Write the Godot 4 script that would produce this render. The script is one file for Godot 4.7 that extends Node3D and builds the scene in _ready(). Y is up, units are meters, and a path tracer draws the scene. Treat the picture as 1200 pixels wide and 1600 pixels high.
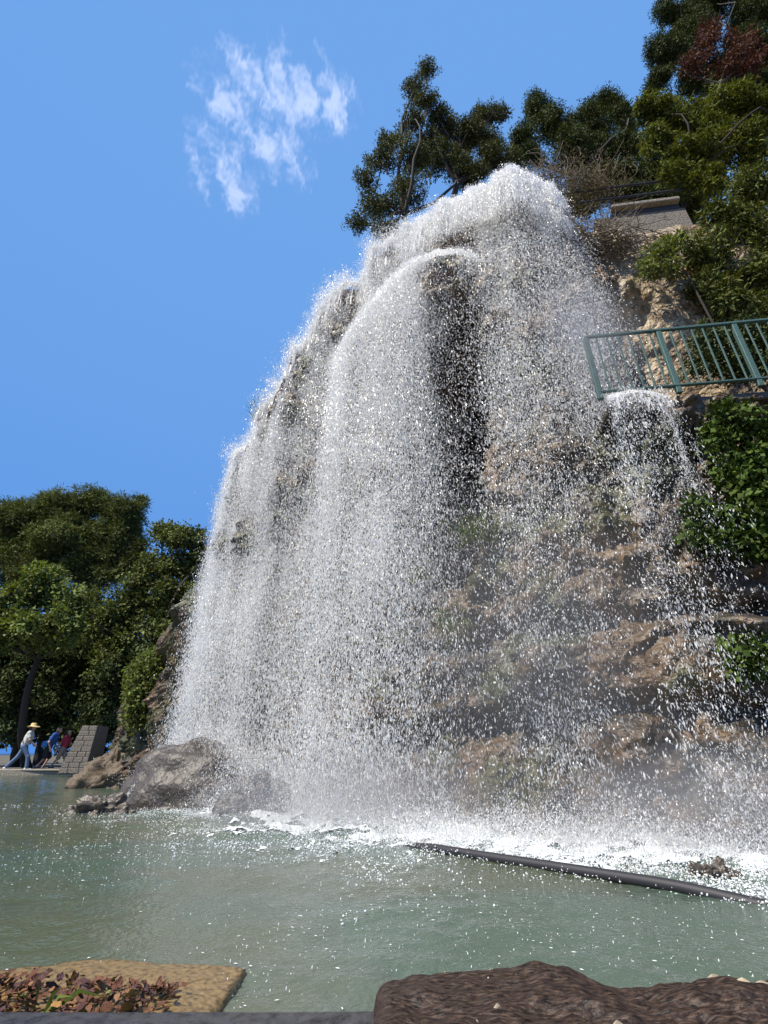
extends Node3D
# A tall artificial cascade over a rock cliff, its pool, the terraces round it.
# x right, y up, the camera looks along -z; d below is the distance in front of the camera (z = -d); the water lies at y = 0.

const FOCAL := 751.0          # of a picture 1200 x 1600
const EYE := 0.72
const TILT := 0.4674          # radians, upwards
var rng := RandomNumberGenerator.new()
var noise := FastNoiseLite.new()
var cells := FastNoiseLite.new()
var cracks := FastNoiseLite.new()
var M := {}
var used := {}

# ---------------------------------------------------------------- helpers
func P(x: float, y: float, d: float) -> Vector3:
	return Vector3(x, y, -d)

func px(u: float, v: float, d: float) -> Vector3:      # point at distance d seen at pixel u, v of the photograph
	var a := (u - 600.0) / FOCAL
	var b := (800.0 - v) / FOCAL
	var up := sin(TILT) + cos(TILT) * b
	var fw := cos(TILT) - sin(TILT) * b
	return Vector3(a / fw * d, EYE + up / fw * d, -d)

func metre_per_pixel(p: Vector3) -> float:
	return (cos(TILT) * -p.z + sin(TILT) * (p.y - EYE)) / FOCAL

func g3(x: float, y: float, z: float) -> float:
	return noise.get_noise_3d(x, y, z)

func numbered(called: String) -> String:
	if not used.has(called):
		used[called] = 0
		return called
	used[called] += 1
	return "%s_%03d" % [called, used[called]]

func tag(o: Node, label := "", category := "", group := "", kind := "") -> Node:
	if label: o.set_meta("label", label)
	if category: o.set_meta("category", category)
	if group: o.set_meta("group", group)
	if kind: o.set_meta("kind", kind)
	return o

func thing(called: String, label: String, category: String, at := Vector3.ZERO, group := "") -> Node3D:
	var o := Node3D.new()
	o.name = numbered(called)
	add_child(o)
	o.position = at
	tag(o, label, category, group)
	return o

func put(called: String, mesh: Mesh, mat: Material, parent: Node = null, at := Vector3.ZERO) -> MeshInstance3D:
	var o := MeshInstance3D.new()
	o.name = numbered(called) if parent == null else called
	o.mesh = mesh
	o.material_override = mat
	if parent == null: add_child(o)
	else: parent.add_child(o, true)
	o.position = at
	return o

func scatter(called: String, mesh: Mesh, mat: Material, where: Array, tints: Array, parent: Node = null) -> MultiMeshInstance3D:
	var mm := MultiMesh.new()
	mm.transform_format = MultiMesh.TRANSFORM_3D
	mm.use_colors = tints.size() > 0
	mm.instance_count = where.size()
	mm.mesh = mesh
	for i in where.size():
		var t: Transform3D = where[i]
		mm.set_instance_transform(i, t)
		if tints.size() > 0:
			var c: Color = tints[i]
			mm.set_instance_color(i, c)
	var o := MultiMeshInstance3D.new()
	o.name = numbered(called) if parent == null else called
	o.multimesh = mm
	o.material_override = mat
	o.set_meta("kind", "stuff")
	if parent == null: add_child(o)
	else: parent.add_child(o, true)
	return o

func lin(r: float, g: float, b: float) -> Color:
	return Color(r, g, b).linear_to_srgb()

func surface(col: Color, rough := 0.8, spec := 0.5) -> StandardMaterial3D:
	var m := StandardMaterial3D.new()
	m.albedo_color = col
	m.roughness = rough
	m.metallic_specular = spec
	return m

func noise_tex(freq: float, octaves: int, lo: Color, hi: Color, sd: int, bump := false, kind := FastNoiseLite.TYPE_SIMPLEX_SMOOTH, mid = null) -> NoiseTexture2D:
	var n := FastNoiseLite.new()
	n.seed = sd
	n.noise_type = kind
	n.frequency = freq
	n.fractal_octaves = octaves
	var t := NoiseTexture2D.new()
	t.width = 512
	t.height = 512
	t.seamless = true
	t.noise = n
	if bump:
		t.as_normal_map = true
		t.bump_strength = 8.0
	else:
		var g := Gradient.new()
		g.set_color(0, lo)
		g.set_color(1, hi)
		if mid != null: g.add_point(0.5, mid)
		t.color_ramp = g
	return t

func triplanar(m: StandardMaterial3D, scale: float) -> StandardMaterial3D:
	m.uv1_triplanar = true
	m.uv1_world_triplanar = true
	m.uv1_triplanar_sharpness = 4.0
	m.uv1_scale = Vector3.ONE * scale
	return m

func grid_mesh(verts: PackedVector3Array, cols: PackedColorArray, nu: int, nv: int, smooth := true) -> ArrayMesh:
	# verts[j * nu + i]; faces run so that du x dv points outwards
	var idx := PackedInt32Array()
	idx.resize((nu - 1) * (nv - 1) * 6)
	var k := 0
	for j in nv - 1:
		for i in nu - 1:
			var a := j * nu + i
			idx[k] = a; idx[k + 1] = a + nu; idx[k + 2] = a + nu + 1
			idx[k + 3] = a; idx[k + 4] = a + nu + 1; idx[k + 5] = a + 1
			k += 6
	var nor := PackedVector3Array()
	nor.resize(verts.size())
	for j in nv:
		for i in nu:
			var l := verts[j * nu + maxi(i - 1, 0)]
			var r := verts[j * nu + mini(i + 1, nu - 1)]
			var b := verts[maxi(j - 1, 0) * nu + i]
			var t := verts[mini(j + 1, nv - 1) * nu + i]
			nor[j * nu + i] = (r - l).cross(t - b).normalized()
	var arr := []
	arr.resize(Mesh.ARRAY_MAX)
	arr[Mesh.ARRAY_VERTEX] = verts
	arr[Mesh.ARRAY_NORMAL] = nor
	if cols.size(): arr[Mesh.ARRAY_COLOR] = cols
	arr[Mesh.ARRAY_INDEX] = idx
	var m := ArrayMesh.new()
	m.add_surface_from_arrays(Mesh.PRIMITIVE_TRIANGLES, arr)
	return m

func begin() -> SurfaceTool:
	var st := SurfaceTool.new()
	st.begin(Mesh.PRIMITIVE_TRIANGLES)
	return st

func tube(st: SurfaceTool, pts: Array, radii: Array, sides := 8, caps := true) -> void:
	var rings := []
	var side := Vector3.RIGHT
	for i in pts.size():
		var a: Vector3 = pts[maxi(i - 1, 0)]
		var b: Vector3 = pts[mini(i + 1, pts.size() - 1)]
		var t := (b - a).normalized()
		if i == 0: side = t.cross(Vector3.UP if absf(t.y) < 0.9 else Vector3.RIGHT).normalized()
		side = (side - t * side.dot(t)).normalized()
		var up := side.cross(t)
		var ring := []
		for k in sides:
			var an := TAU * k / sides
			ring.append([pts[i] + (side * cos(an) + up * sin(an)) * radii[i], side * cos(an) + up * sin(an)])
		rings.append(ring)
	for i in pts.size() - 1:
		for k in sides:
			var q := [rings[i][k], rings[i][(k + 1) % sides], rings[i + 1][(k + 1) % sides], rings[i + 1][k]]
			for n in [0, 1, 2, 0, 2, 3]:
				st.set_normal(q[n][1])
				st.add_vertex(q[n][0])
	if caps:
		for e in [0, pts.size() - 1]:
			for k in sides:
				var nn: Vector3 = (pts[e] - pts[1 if e == 0 else e - 1]).normalized()
				for v in ([pts[e], rings[e][(k + 1) % sides][0], rings[e][k][0]] if e == 0 else [pts[e], rings[e][k][0], rings[e][(k + 1) % sides][0]]):
					st.set_normal(nn)
					st.add_vertex(v)

func box(st: SurfaceTool, c: Vector3, h: Vector3, bas := Basis(), cut := 0.0) -> void:
	# a box with chamfered edges: half sizes h
	var k := minf(cut, minf(h.x, minf(h.y, h.z)) * 0.8)
	var faces := []
	for ax in 3:
		for s in [-1.0, 1.0]:
			var n := Vector3.ZERO
			n[ax] = s
			var u := (ax + 1) % 3
			var v := (ax + 2) % 3
			var q := []
			for e in [[-1, -1], [1, -1], [1, 1], [-1, 1]]:
				var p := Vector3.ZERO
				p[ax] = s * h[ax]
				p[u] = e[0] * (h[u] - k)
				p[v] = e[1] * (h[v] - k)
				q.append(p)
			faces.append([q, n])
			if k > 0.0:
				for w in [[u, v], [v, u]]:
					if ax > w[0]: continue
					for s2 in [-1.0, 1.0]:
						var r := []
						for e in [-1.0, 1.0]:
							var p1 := Vector3.ZERO
							p1[ax] = s * h[ax]; p1[w[0]] = s2 * (h[w[0]] - k); p1[w[1]] = e * (h[w[1]] - k)
							var p2 := Vector3.ZERO
							p2[ax] = s * (h[ax] - k); p2[w[0]] = s2 * h[w[0]]; p2[w[1]] = e * (h[w[1]] - k)
							if e < 0: r = [p1, p2]
							else: r += [p2, p1]
						var n2 := Vector3.ZERO
						n2[ax] = s; n2[w[0]] = s2
						faces.append([r, n2.normalized()])
	for f in faces:
		var flip: bool = (f[0][1] - f[0][0]).cross(f[0][2] - f[0][0]).dot(f[1]) > 0.0
		for n in ([0, 2, 1, 0, 3, 2] if flip else [0, 1, 2, 0, 2, 3]):
			st.set_normal(bas * f[1])
			st.add_vertex(c + bas * f[0][n])

func gauss() -> float:
	return rng.randfn(0.0, 1.0)

func any_turn() -> Basis:
	return Basis(Quaternion(gauss(), gauss(), gauss(), gauss()).normalized())

# ---------------------------------------------------------------- foliage
func leaf_cluster(n: int, radius: float, length: float, width: float, sd: int, rosette := 0.0, up := 0.2) -> ArrayMesh:
	var r := RandomNumberGenerator.new()
	r.seed = sd
	var v := PackedVector3Array()
	var nor := PackedVector3Array()
	var col := PackedColorArray()
	var idx := PackedInt32Array()
	for i in n:
		var dir := Vector3(r.randfn(), r.randfn() + up, r.randfn()).normalized()
		var at := dir * radius * pow(r.randf(), 0.5)
		var grow := (dir * (0.6 + rosette) + Vector3(r.randfn(), r.randfn() - 0.2, r.randfn()) * (0.6 - rosette * 0.4)).normalized()
		var side := grow.cross(Vector3(r.randfn(), r.randfn() + 2.2, r.randfn())).normalized()
		var nn := side.cross(grow).normalized()
		var l := length * r.randf_range(0.7, 1.25)
		var w := width * r.randf_range(0.7, 1.2)
		var b := v.size()
		v.append(at)
		v.append(at + grow * l * 0.45 - side * w * 0.5 + nn * w * 0.15)
		v.append(at + grow * l - nn * l * 0.12)
		v.append(at + grow * l * 0.45 + side * w * 0.5 + nn * w * 0.15)
		var c := r.randf_range(0.65, 1.35)
		var hue := r.randf_range(-0.12, 0.12)
		for k in 4:
			nor.append((nn + (side * (-0.3 if k == 1 else 0.3 if k == 3 else 0.0))).normalized())
			col.append(Color(c * (1.0 + hue), c, c * (1.0 - hue)))
		for k in [0, 1, 2, 0, 2, 3]:
			idx.append(b + k)
	var arr := []
	arr.resize(Mesh.ARRAY_MAX)
	arr[Mesh.ARRAY_VERTEX] = v
	arr[Mesh.ARRAY_NORMAL] = nor
	arr[Mesh.ARRAY_COLOR] = col
	arr[Mesh.ARRAY_INDEX] = idx
	var m := ArrayMesh.new()
	m.add_surface_from_arrays(Mesh.PRIMITIVE_TRIANGLES, arr)
	return m

# blobs: [u, v, half width, half height] in pixels of the photograph at distance d; out: places and tints of leaf clusters filling them unevenly
func fill_blobs(blobs: Array, d: float, density: float, size: float, deep := 0.8, shell := 0.4, hang := 0.0) -> Array:
	var where := []
	var tints := []
	for b in blobs:
		var c := px(b[0], b[1], d + (b[4] if b.size() > 4 else 0.0))
		var k := metre_per_pixel(c)
		var rx: float = b[2] * k
		var ry: float = b[3] * k * 1.1
		var rz := (rx + ry) * 0.5 * deep
		var n := int(density * 4.0 * (rx * ry + rx * rz + ry * rz) / (size * size))
		var lobes := []
		for i in 11:
			var e := Vector3(gauss(), gauss() + 0.25, gauss()).normalized() * rng.randf_range(0.45, 0.8)
			lobes.append([Vector3(e.x * rx, e.y * ry, e.z * rz), rng.randf_range(0.3, 0.52), rng.randf_range(0.78, 1.25)])
		lobes.append([Vector3.ZERO, 0.6, 0.8])
		for i in n:
			var lobe: Array = lobes[i % lobes.size()]
			var dir := Vector3(gauss(), gauss() + 0.2, gauss()).normalized()
			var wob := 1.0 + 0.7 * g3(dir.x * 55.0 + c.x * 60.0 + (i % lobes.size()) * 37.0, dir.y * 55.0 + c.y * 50.0, dir.z * 55.0)
			var q: Vector3 = dir * wob * pow(rng.randf(), shell * 0.7) * lobe[1]
			var p: Vector3 = c + lobe[0] + Vector3(q.x * rx, q.y * ry, q.z * rz)
			if hang > 0.0: p.y -= rng.randf() * hang
			var s := rng.randf_range(0.7, 1.3)
			var up := (dir * 0.9 + Vector3(0, 0.55, 0) + Vector3(gauss(), gauss(), gauss()) * 0.35).normalized()
			var side := up.cross(Vector3(gauss(), gauss(), gauss())).normalized()
			where.append(Transform3D(Basis(side * s, up * s, side.cross(up) * s), p))
			var t: float = rng.randf_range(0.8, 1.2) * lobe[2]
			tints.append(Color(t, t * rng.randf_range(0.94, 1.06), t))
	return [where, tints]

func limb(st: SurfaceTool, a: Vector3, b: Vector3, ra: float, rb: float, bend: float, sides := 7) -> void:
	var pts := []
	var radii := []
	var off := Vector3(gauss(), gauss() * 0.5, gauss()) * bend
	var n := 7
	for i in n:
		var t := float(i) / (n - 1)
		pts.append(a.lerp(b, t) + off * sin(t * PI) + Vector3(gauss(), 0, gauss()) * bend * 0.12 * sin(t * PI))
		radii.append(lerpf(ra, rb, pow(t, 0.8)))
	tube(st, pts, radii, sides, false)

# a tree or shrub: trunk and limbs to its clumps, and a crown of leaf clusters
func plant(called: String, label: String, category: String, group: String, root: Vector3, fork: Vector3, r0: float, blobs: Array, d: float, cluster: Mesh, mat: Material, density: float, size: float, bark: Material, deep := 0.8, shell := 0.4, hang := 0.0) -> Node3D:
	var t := thing(called, label, category, root, group)
	var st := begin()
	limb(st, Vector3.ZERO, fork - root, r0, r0 * 0.6, r0 * 1.5)
	for b in blobs:
		var c := px(b[0], b[1], d + (b[4] if b.size() > 4 else 0.0))
		limb(st, fork - root, c - root, r0 * 0.45, r0 * 0.08, (c - fork).length() * 0.12, 5)
		var k := metre_per_pixel(c)
		for i in 6:
			var e := c + Vector3(gauss() * b[2], gauss() * b[3], gauss() * b[2]) * k * 0.35
			limb(st, c.lerp(fork, 0.25) - root, e - root, r0 * 0.12, r0 * 0.03, (e - c).length() * 0.15, 4)
	put("trunk", st.commit(), bark, t)
	var f := fill_blobs(blobs, d, density, size, deep, shell, hang)
	var w := []
	for x in f[0]:
		var y: Transform3D = x
		y.origin -= root
		w.append(y)
	scatter("crown", cluster, mat, w, f[1], t)
	return t

func leaf_mat(r: float, g: float, b: float, glow := 0.6, rough := 0.6) -> StandardMaterial3D:
	var m := surface(lin(r, g, b), rough, 0.2)
	m.vertex_color_use_as_albedo = true
	m.backlight_enabled = true
	m.backlight = Color(glow, glow, glow * 0.5)
	return m

# ---------------------------------------------------------------- rocks
func boulder(called: String, label: String, at: Vector3, half: Vector3, sd: float, mat: Material, rough := 0.22, group := "") -> MeshInstance3D:
	var nu := 97
	var nv := 49
	var v := PackedVector3Array()
	for j in nv:
		for i in nu:
			var th := PI * (1.0 - float(j) / (nv - 1))
			var ph := TAU * float(i % (nu - 1)) / (nu - 1)
			var dir := Vector3(sin(th) * cos(ph), cos(th), -sin(th) * sin(ph))
			var q := dir * 45.0
			var f := 1.0 + rough * (g3(q.x + sd, q.y, q.z) * 1.6 + 0.6 * g3(q.x * 2.7, q.y * 2.7 + sd, q.z * 2.7) + 0.3 * g3(q.x * 7.0, q.y * 7.0 + sd, q.z * 7.0))
			f -= rough * 0.5 * maxf(0.0, cells.get_noise_3d(q.x * 0.9 + sd, q.y * 0.9, q.z * 0.9) + 0.3)
			v.append(Vector3(dir.x * half.x, dir.y * half.y, dir.z * half.z) * f)
	var o := put(called, grid_mesh(v, PackedColorArray(), nu, nv), mat, null, at)
	tag(o, label, "rock", group)
	return o

# plan of the cliff's foot: x, d, height of its edge, how far the upper part lies back, how much of a ledge carries the path
const PLAN := [
	[-13.5, 32.0, 2.4, 0.3, 0.0], [-11.0, 25.0, 2.5, 0.3, 0.0], [-9.2, 19.0, 2.4, 0.3, 0.0], [-7.6, 15.5, 2.5, 0.3, 0.0], [-6.1, 13.4, 2.9, 0.3, 0.0], [-5.1, 12.0, 3.8, 0.3, 0.0],
	[-4.5, 11.1, 5.0, 0.2, 0.0], [-4.0, 10.6, 6.0, 0.1, 0.0], [-3.45, 10.15, 7.6, 0.05, 0.0], [-2.65, 9.65, 9.5, 0.05, 0.0], [-1.95, 9.2, 10.5, 0.0, 0.0], [-1.2, 8.7, 11.3, 0.0, 0.0], [-0.5, 8.15, 11.6, 0.05, 0.0], [0.15, 7.6, 11.85, 0.1, 0.0], [0.8, 7.1, 12.1, 0.2, 0.0], [1.4, 6.6, 12.2, 0.35, 0.0],
	[2.1, 6.2, 12.1, 0.4, 0.0], [2.75, 5.8, 11.95, 0.6, 0.2], [3.3, 5.5, 11.6, 0.85, 0.8], [3.8, 5.3, 11.0, 1.0, 1.0], [4.6, 5.2, 10.8, 1.1, 1.0], [6.0, 5.1, 10.8, 1.2, 1.0], [9.0, 4.7, 10.8, 1.2, 1.0], [15.0, 4.0, 10.8, 1.2, 1.0]]
var plan_at := []          # [point on the plan, outward normal, height, back, ledge] every few centimetres

func lay_plan() -> void:
	var raw := []
	for i in PLAN.size() - 1:
		var a: Array = PLAN[maxi(i - 1, 0)]
		var b: Array = PLAN[i]
		var c: Array = PLAN[i + 1]
		var e: Array = PLAN[mini(i + 2, PLAN.size() - 1)]
		var n := maxi(2, int(Vector2(c[0] - b[0], c[1] - b[1]).length() / (0.05 if b[1] < 10.8 and b[0] < 5.5 else 0.12)))
		for k in n:
			var t := float(k) / n
			var row := []
			for m in 5:
				row.append(cubic_interpolate(b[m], c[m], a[m], e[m], t) if m < 2 else lerpf(b[m], c[m], t))
			raw.append(row)
	for i in raw.size():
		var a: Array = raw[maxi(i - 3, 0)]
		var b: Array = raw[mini(i + 3, raw.size() - 1)]
		var t := Vector2(b[0] - a[0], -(b[1] - a[1])).normalized()
		plan_at.append([Vector3(raw[i][0], 0, -raw[i][1]), Vector3(-t.y, 0, t.x), raw[i][2], raw[i][3], raw[i][4]])

func face_offset(x: float, y: float, d: float, back: float, ledge: float, amount := 1.0) -> float:
	var o := 0.0
	# the upper cliff lies back; over the path it does so in one step
	o -= back * lerpf(smoothstep(1.0, 8.0, y), smoothstep(4.93, 5.03, y), ledge)
	# the hollow behind the falls
	var cx := lerpf(0.95, 1.35, clampf((y - 3.0) / 6.0, 0, 1))
	var inside := smoothstep(cx - 0.95, cx - 0.35, x) * (1.0 - smoothstep(cx + 0.28, cx + 0.5, x + 0.25 * g3(y * 30.0, 3.0, 1.0)))
	inside *= smoothstep(2.9, 3.3, y) * (1.0 - smoothstep(8.6, 9.4, y))
	o -= inside * 2.3
	# lips of ledges that throw the water out
	o += 0.35 * exp(-pow((y - 10.1) / 0.35, 2.0)) * exp(-pow((x - 1.3) / 0.7, 2.0))
	# beds of rock with undercut joints, low down
	var w := y + 0.25 * g3(x * 14.0, 7.0, 2.0) + 0.08 * g3(x * 60.0, y * 10.0, 9.0)
	var low := 1.0 - smoothstep(3.0, 3.8, y)
	var bed := 0.0
	bed += 0.34 * (smoothstep(1.16, 1.24, w) - smoothstep(1.85, 2.05, w))
	bed += 0.22 * (smoothstep(2.12, 2.2, w) - smoothstep(2.7, 3.1, w))
	bed += 0.16 * (1.0 - smoothstep(0.75, 1.05, w))
	o += bed * low * smoothstep(-0.6, 0.6, x) * (0.55 + 0.45 * smoothstep(-0.25, 0.25, g3(x * 22.0, floorf(w * 1.1) * 40.0, 4.0)))
	# broken rock
	var k := amount * (0.35 + 0.65 * (1.0 - smoothstep(4.0, 4.8, x) * smoothstep(5.0, 6.0, y)))
	o += k * (0.28 + 0.22 * smoothstep(2.5, 4.5, y)) * g3(x * 16.0, y * 12.0, d * 16.0)
	o += k * 0.24 * g3(x * 45.0, y * 38.0, d * 45.0 + 30.0)
	o += k * 0.10 * g3(x * 120.0, y * 110.0, d * 120.0 + 70.0)
	o -= k * 0.22 * cells.get_noise_3d(x * 26.0, y * 34.0, d * 26.0)
	o += k * 0.07 * g3(x * 290.0, y * 270.0, d * 290.0 + 20.0)
	o -= k * 0.10 * smoothstep(-0.84, -0.98, cracks.get_noise_3d(x * 17.0 + 9.0 * g3(x * 40.0, y * 40.0, 1.0), y * 30.0, d * 17.0))
	o -= k * 0.12 * cells.get_noise_3d(x * 80.0 + 50.0, y * 95.0, d * 80.0)
	return o

func face_point(i: int, y: float) -> Vector3:
	var c: Array = plan_at[i]
	var b: Vector3 = c[0]
	var n: Vector3 = c[1]
	return b + n * face_offset(b.x, y, -b.z, c[3], c[4]) + Vector3(0, y, 0)

func column_near(x: float) -> int:          # the front column at x
	var best := 0
	var least := 1e9
	for i in plan_at.size():
		var p: Vector3 = plan_at[i][0]
		if p.z < -10.9: continue
		if absf(p.x - x) < least:
			least = absf(p.x - x)
			best = i
	return best

func make_cliff() -> void:
	lay_plan()
	var nu := plan_at.size()
	var rows := 215
	var lip := 7
	var nv := rows + lip + 12
	var v := PackedVector3Array()
	var col := PackedColorArray()
	v.resize(nu * nv)
	col.resize(nu * nv)
	for i in nu:
		var c: Array = plan_at[i]
		var b: Vector3 = c[0]
		var n: Vector3 = c[1]
		var top: float = c[2] + (0.05 if b.x > 0.3 else 0.10) * g3(b.x * 30.0, 5.0, b.z * 30.0)
		var r := 0.45
		var at_lip := face_offset(b.x, top - r, -b.z, c[3], c[4])
		for j in nv:
			var p: Vector3
			if j < rows:
				var y := lerpf(-0.6, top - r, float(j) / (rows - 1))
				p = b + n * face_offset(b.x, y, -b.z, c[3], c[4]) + Vector3(0, y, 0)
			elif j < rows + lip:
				var a := float(j - rows + 1) / lip * PI * 0.5
				p = b + n * (at_lip - r * (1.0 - cos(a))) + Vector3(0, top - r + r * sin(a), 0)
			else:
				var e := float(j - rows - lip + 1)
				var go := 0.1 * e * e
				p = b + n * (at_lip - r) - Vector3(0.25 * n.x, 0, n.z).normalized() * go + Vector3(0, top + go * 0.10 + 0.15 * g3(b.x * 12.0, e * 12.0, 0.0), 0)
			v[j * nu + i] = p
			# what the stone is: brown and grey beds, moss in patches, pale earth high on the right
			var m1 := g3(p.x * 14.0 + 90.0, p.y * 20.0, p.z * 14.0)
			var m2 := g3(p.x * 60.0, p.y * 80.0 + 40.0, p.z * 60.0)
			var m3 := g3(p.x * 22.0 + 300.0, p.y * 22.0, p.z * 22.0)
			var s := Color(0.15, 0.105, 0.065).lerp(Color(0.085, 0.076, 0.066), smoothstep(-0.15, 0.2, m1))
			s = s.lerp(Color(0.24, 0.16, 0.09), smoothstep(0.1, 0.4, m2) * 0.7)
			s = s.lerp(Color(0.055, 0.075, 0.02), smoothstep(0.12, 0.3, m3 + 0.3 * m2) * 0.75)
			var pale := smoothstep(4.1, 4.5, p.x + 0.6 * m1) * smoothstep(5.1, 5.6, p.y + m2 * 0.8)
			s = s.lerp(Color(0.52, 0.43, 0.30).lerp(Color(0.34, 0.25, 0.15), smoothstep(-0.1, 0.3, m2)), pale)
			col[j * nu + i] = s
	var o := put("cliff", grid_mesh(v, col, nu, nv), M.cliff)
	tag(o, "brown layered rock cliff that the cascade pours over", "cliff", "", "structure")

# ---------------------------------------------------------------- water in the air
func bead(sides: int, sd: int, ragged: float) -> ArrayMesh:
	var r := RandomNumberGenerator.new()
	r.seed = sd
	var st := begin()
	var rings := [[0.0, -1.0], [0.75, -0.55], [0.95, 0.1], [0.55, 0.65], [0.0, 1.0]] if sides > 4 else [[0.0, -1.0], [1.0, -0.1], [0.0, 1.0]]
	var pts := []
	for q in rings:
		var row := []
		for k in sides:
			var a := TAU * k / sides
			var f := 1.0 + ragged * r.randfn()
			row.append(Vector3(cos(a) * q[0] * f, q[1] + ragged * 0.5 * r.randfn() * q[0], sin(a) * q[0] * f))
		pts.append(row)
	for j in rings.size() - 1:
		for k in sides:
			var q := [pts[j][k], pts[j][(k + 1) % sides], pts[j + 1][(k + 1) % sides], pts[j + 1][k]]
			for n in [0, 1, 2, 0, 2, 3]:
				var p: Vector3 = q[n]
				st.set_normal(p.normalized())
				st.add_vertex(p)
	return st.commit()

# drops as one mesh: round each place of a flying packet n drops, spread wide across and tall along its flight; sides 2 gives the curved skins into which thin water tears
func drops_mesh(where: Array, n: int, wide: float, tall: float, lo: float, hi: float, sides: int, sd: int, stretch := 1.0) -> ArrayMesh:
	var r := RandomNumberGenerator.new()
	r.seed = sd
	var table := []          # shapes to choose from
	for i in 240:
		var s := lo + (hi - lo) * pow(r.randf(), 2.4)
		var l := r.randf_range(1.2, 2.4) * stretch
		var lean := (0.55 if sides == 2 else 0.35) / maxf(stretch, 1.0)
		var turn := Basis.from_euler(Vector3(r.randfn() * lean, r.randf() * TAU, r.randfn() * lean))
		var pts := PackedVector3Array([turn * Vector3(0, -s * l, 0), turn * Vector3(0, s * l, 0)])
		var nor := PackedVector3Array([turn * Vector3.DOWN, turn * Vector3.UP])
		if sides == 2:
			var bend := r.randf_range(0.3, 0.9)
			pts.append_array(PackedVector3Array([turn * Vector3(-s, s * l * r.randf_range(-0.4, 0.4), s * bend), turn * Vector3(s, s * l * r.randf_range(-0.4, 0.4), s * bend)]))
			nor = PackedVector3Array([turn * Vector3.BACK, turn * Vector3.BACK, turn * Vector3(bend, 0, 1).normalized(), turn * Vector3(-bend, 0, 1).normalized()])
		else:
			var low := r.randf_range(-0.4, 0.2)
			for k in sides:
				var a := TAU * k / sides
				var q := Vector3(cos(a), 0, sin(a)) * s * r.randf_range(0.75, 1.25)
				pts.append(turn * (q + Vector3(0, low * s, 0)))
				nor.append(turn * q.normalized())
		table.append([pts, nor])
	var per := sides + 2
	var tri := PackedInt32Array([1, 3, 0, 1, 0, 2])
	if sides > 2:
		tri.clear()
		for k in sides:
			var f := (k + 1) % sides
			tri.append_array(PackedInt32Array([0, 2 + f, 2 + k, 1, 2 + k, 2 + f]))
	var v := PackedVector3Array()
	var nn := PackedVector3Array()
	var idx := PackedInt32Array()
	var total := where.size() * n
	v.resize(total * per)
	nn.resize(total * per)
	idx.resize(total * tri.size())
	var at := 0
	var ti := 0
	for t: Transform3D in where:
		for i in n:
			var c := t * Vector3(r.randfn() * wide, r.randfn() * tall, r.randfn() * wide)
			var q: Array = table[r.randi() % 240]
			var pts: PackedVector3Array = q[0]
			var nor: PackedVector3Array = q[1]
			for k in tri:
				idx[ti] = at + k
				ti += 1
			for k in per:
				v[at] = c + pts[k]
				nn[at] = nor[k]
				at += 1
	var arr := []
	arr.resize(Mesh.ARRAY_MAX)
	arr[Mesh.ARRAY_VERTEX] = v
	arr[Mesh.ARRAY_NORMAL] = nn
	arr[Mesh.ARRAY_INDEX] = idx
	var m := ArrayMesh.new()
	m.add_surface_from_arrays(Mesh.PRIMITIVE_TRIANGLES, arr)
	return m

func drop(where: Array, p: Vector3, along: Vector3, r: float, stretch: float) -> void:
	var y := along.normalized()
	var x := y.cross(Vector3(gauss(), gauss(), gauss())).normalized()
	var z := x.cross(y)
	where.append(Transform3D(Basis(x * r, y * r * stretch, z * r), p))

func drop_size(lo: float, hi: float) -> float:
	return lo + (hi - lo) * pow(rng.randf(), 2.6)

# water leaving the points of a line [place, outwards, plenty] and falling freely: spread grows with the time of fall
func fall(where: Array, line: Array, n: int, speed: float, lift: float, spread: float, floor_y: float, strands: float, sd: float, stay := 0.62, drift := Vector3.ZERO) -> void:
	var i := 0
	while i < n:
		var s := rng.randf() * (line.size() - 1)
		# strands: the lip lets more water through at some places than at others
		if rng.randf() < strands * smoothstep(0.1, -0.3, g3(s * 160.0 / (line.size() - 1) + sd, sd, 0.0)): continue
		var k := int(s)
		var a: Array = line[k]
		var b: Array = line[mini(k + 1, line.size() - 1)]
		if a.size() > 2 and rng.randf() > a[2]: continue
		i += 1
		var p: Vector3 = a[0].lerp(b[0], s - k)
		var out: Vector3 = a[1].lerp(b[1], s - k)
		var high := maxf(p.y - floor_y, 0.2)
		var whole := sqrt(2.0 * high / 9.81) + lift / 9.81
		var t := whole * pow(rng.randf(), stay)
		var v := out * speed * maxf(0.1, 0.5 + 0.9 * rng.randf() * rng.randf() + 0.15 * gauss()) + drift
		v += Vector3(gauss(), gauss() * 0.35, gauss() * 0.6) * spread
		var q := p + v * t + Vector3(0, lift * t - 4.905 * t * t, 0)
		if q.y < floor_y: q.y = floor_y + rng.randf() * 0.2
		var run := v * 0.6 + Vector3(0, lift - 9.81 * t - 0.8, 0)
		# young water hangs together, old water is drawn apart
		var s2 := 0.45 + 0.75 * clampf(t / 1.2, 0.0, 1.0)
		drop(where, q, -run, rng.randf_range(0.85, 1.15) * s2, rng.randf_range(0.9, 1.2))

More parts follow.
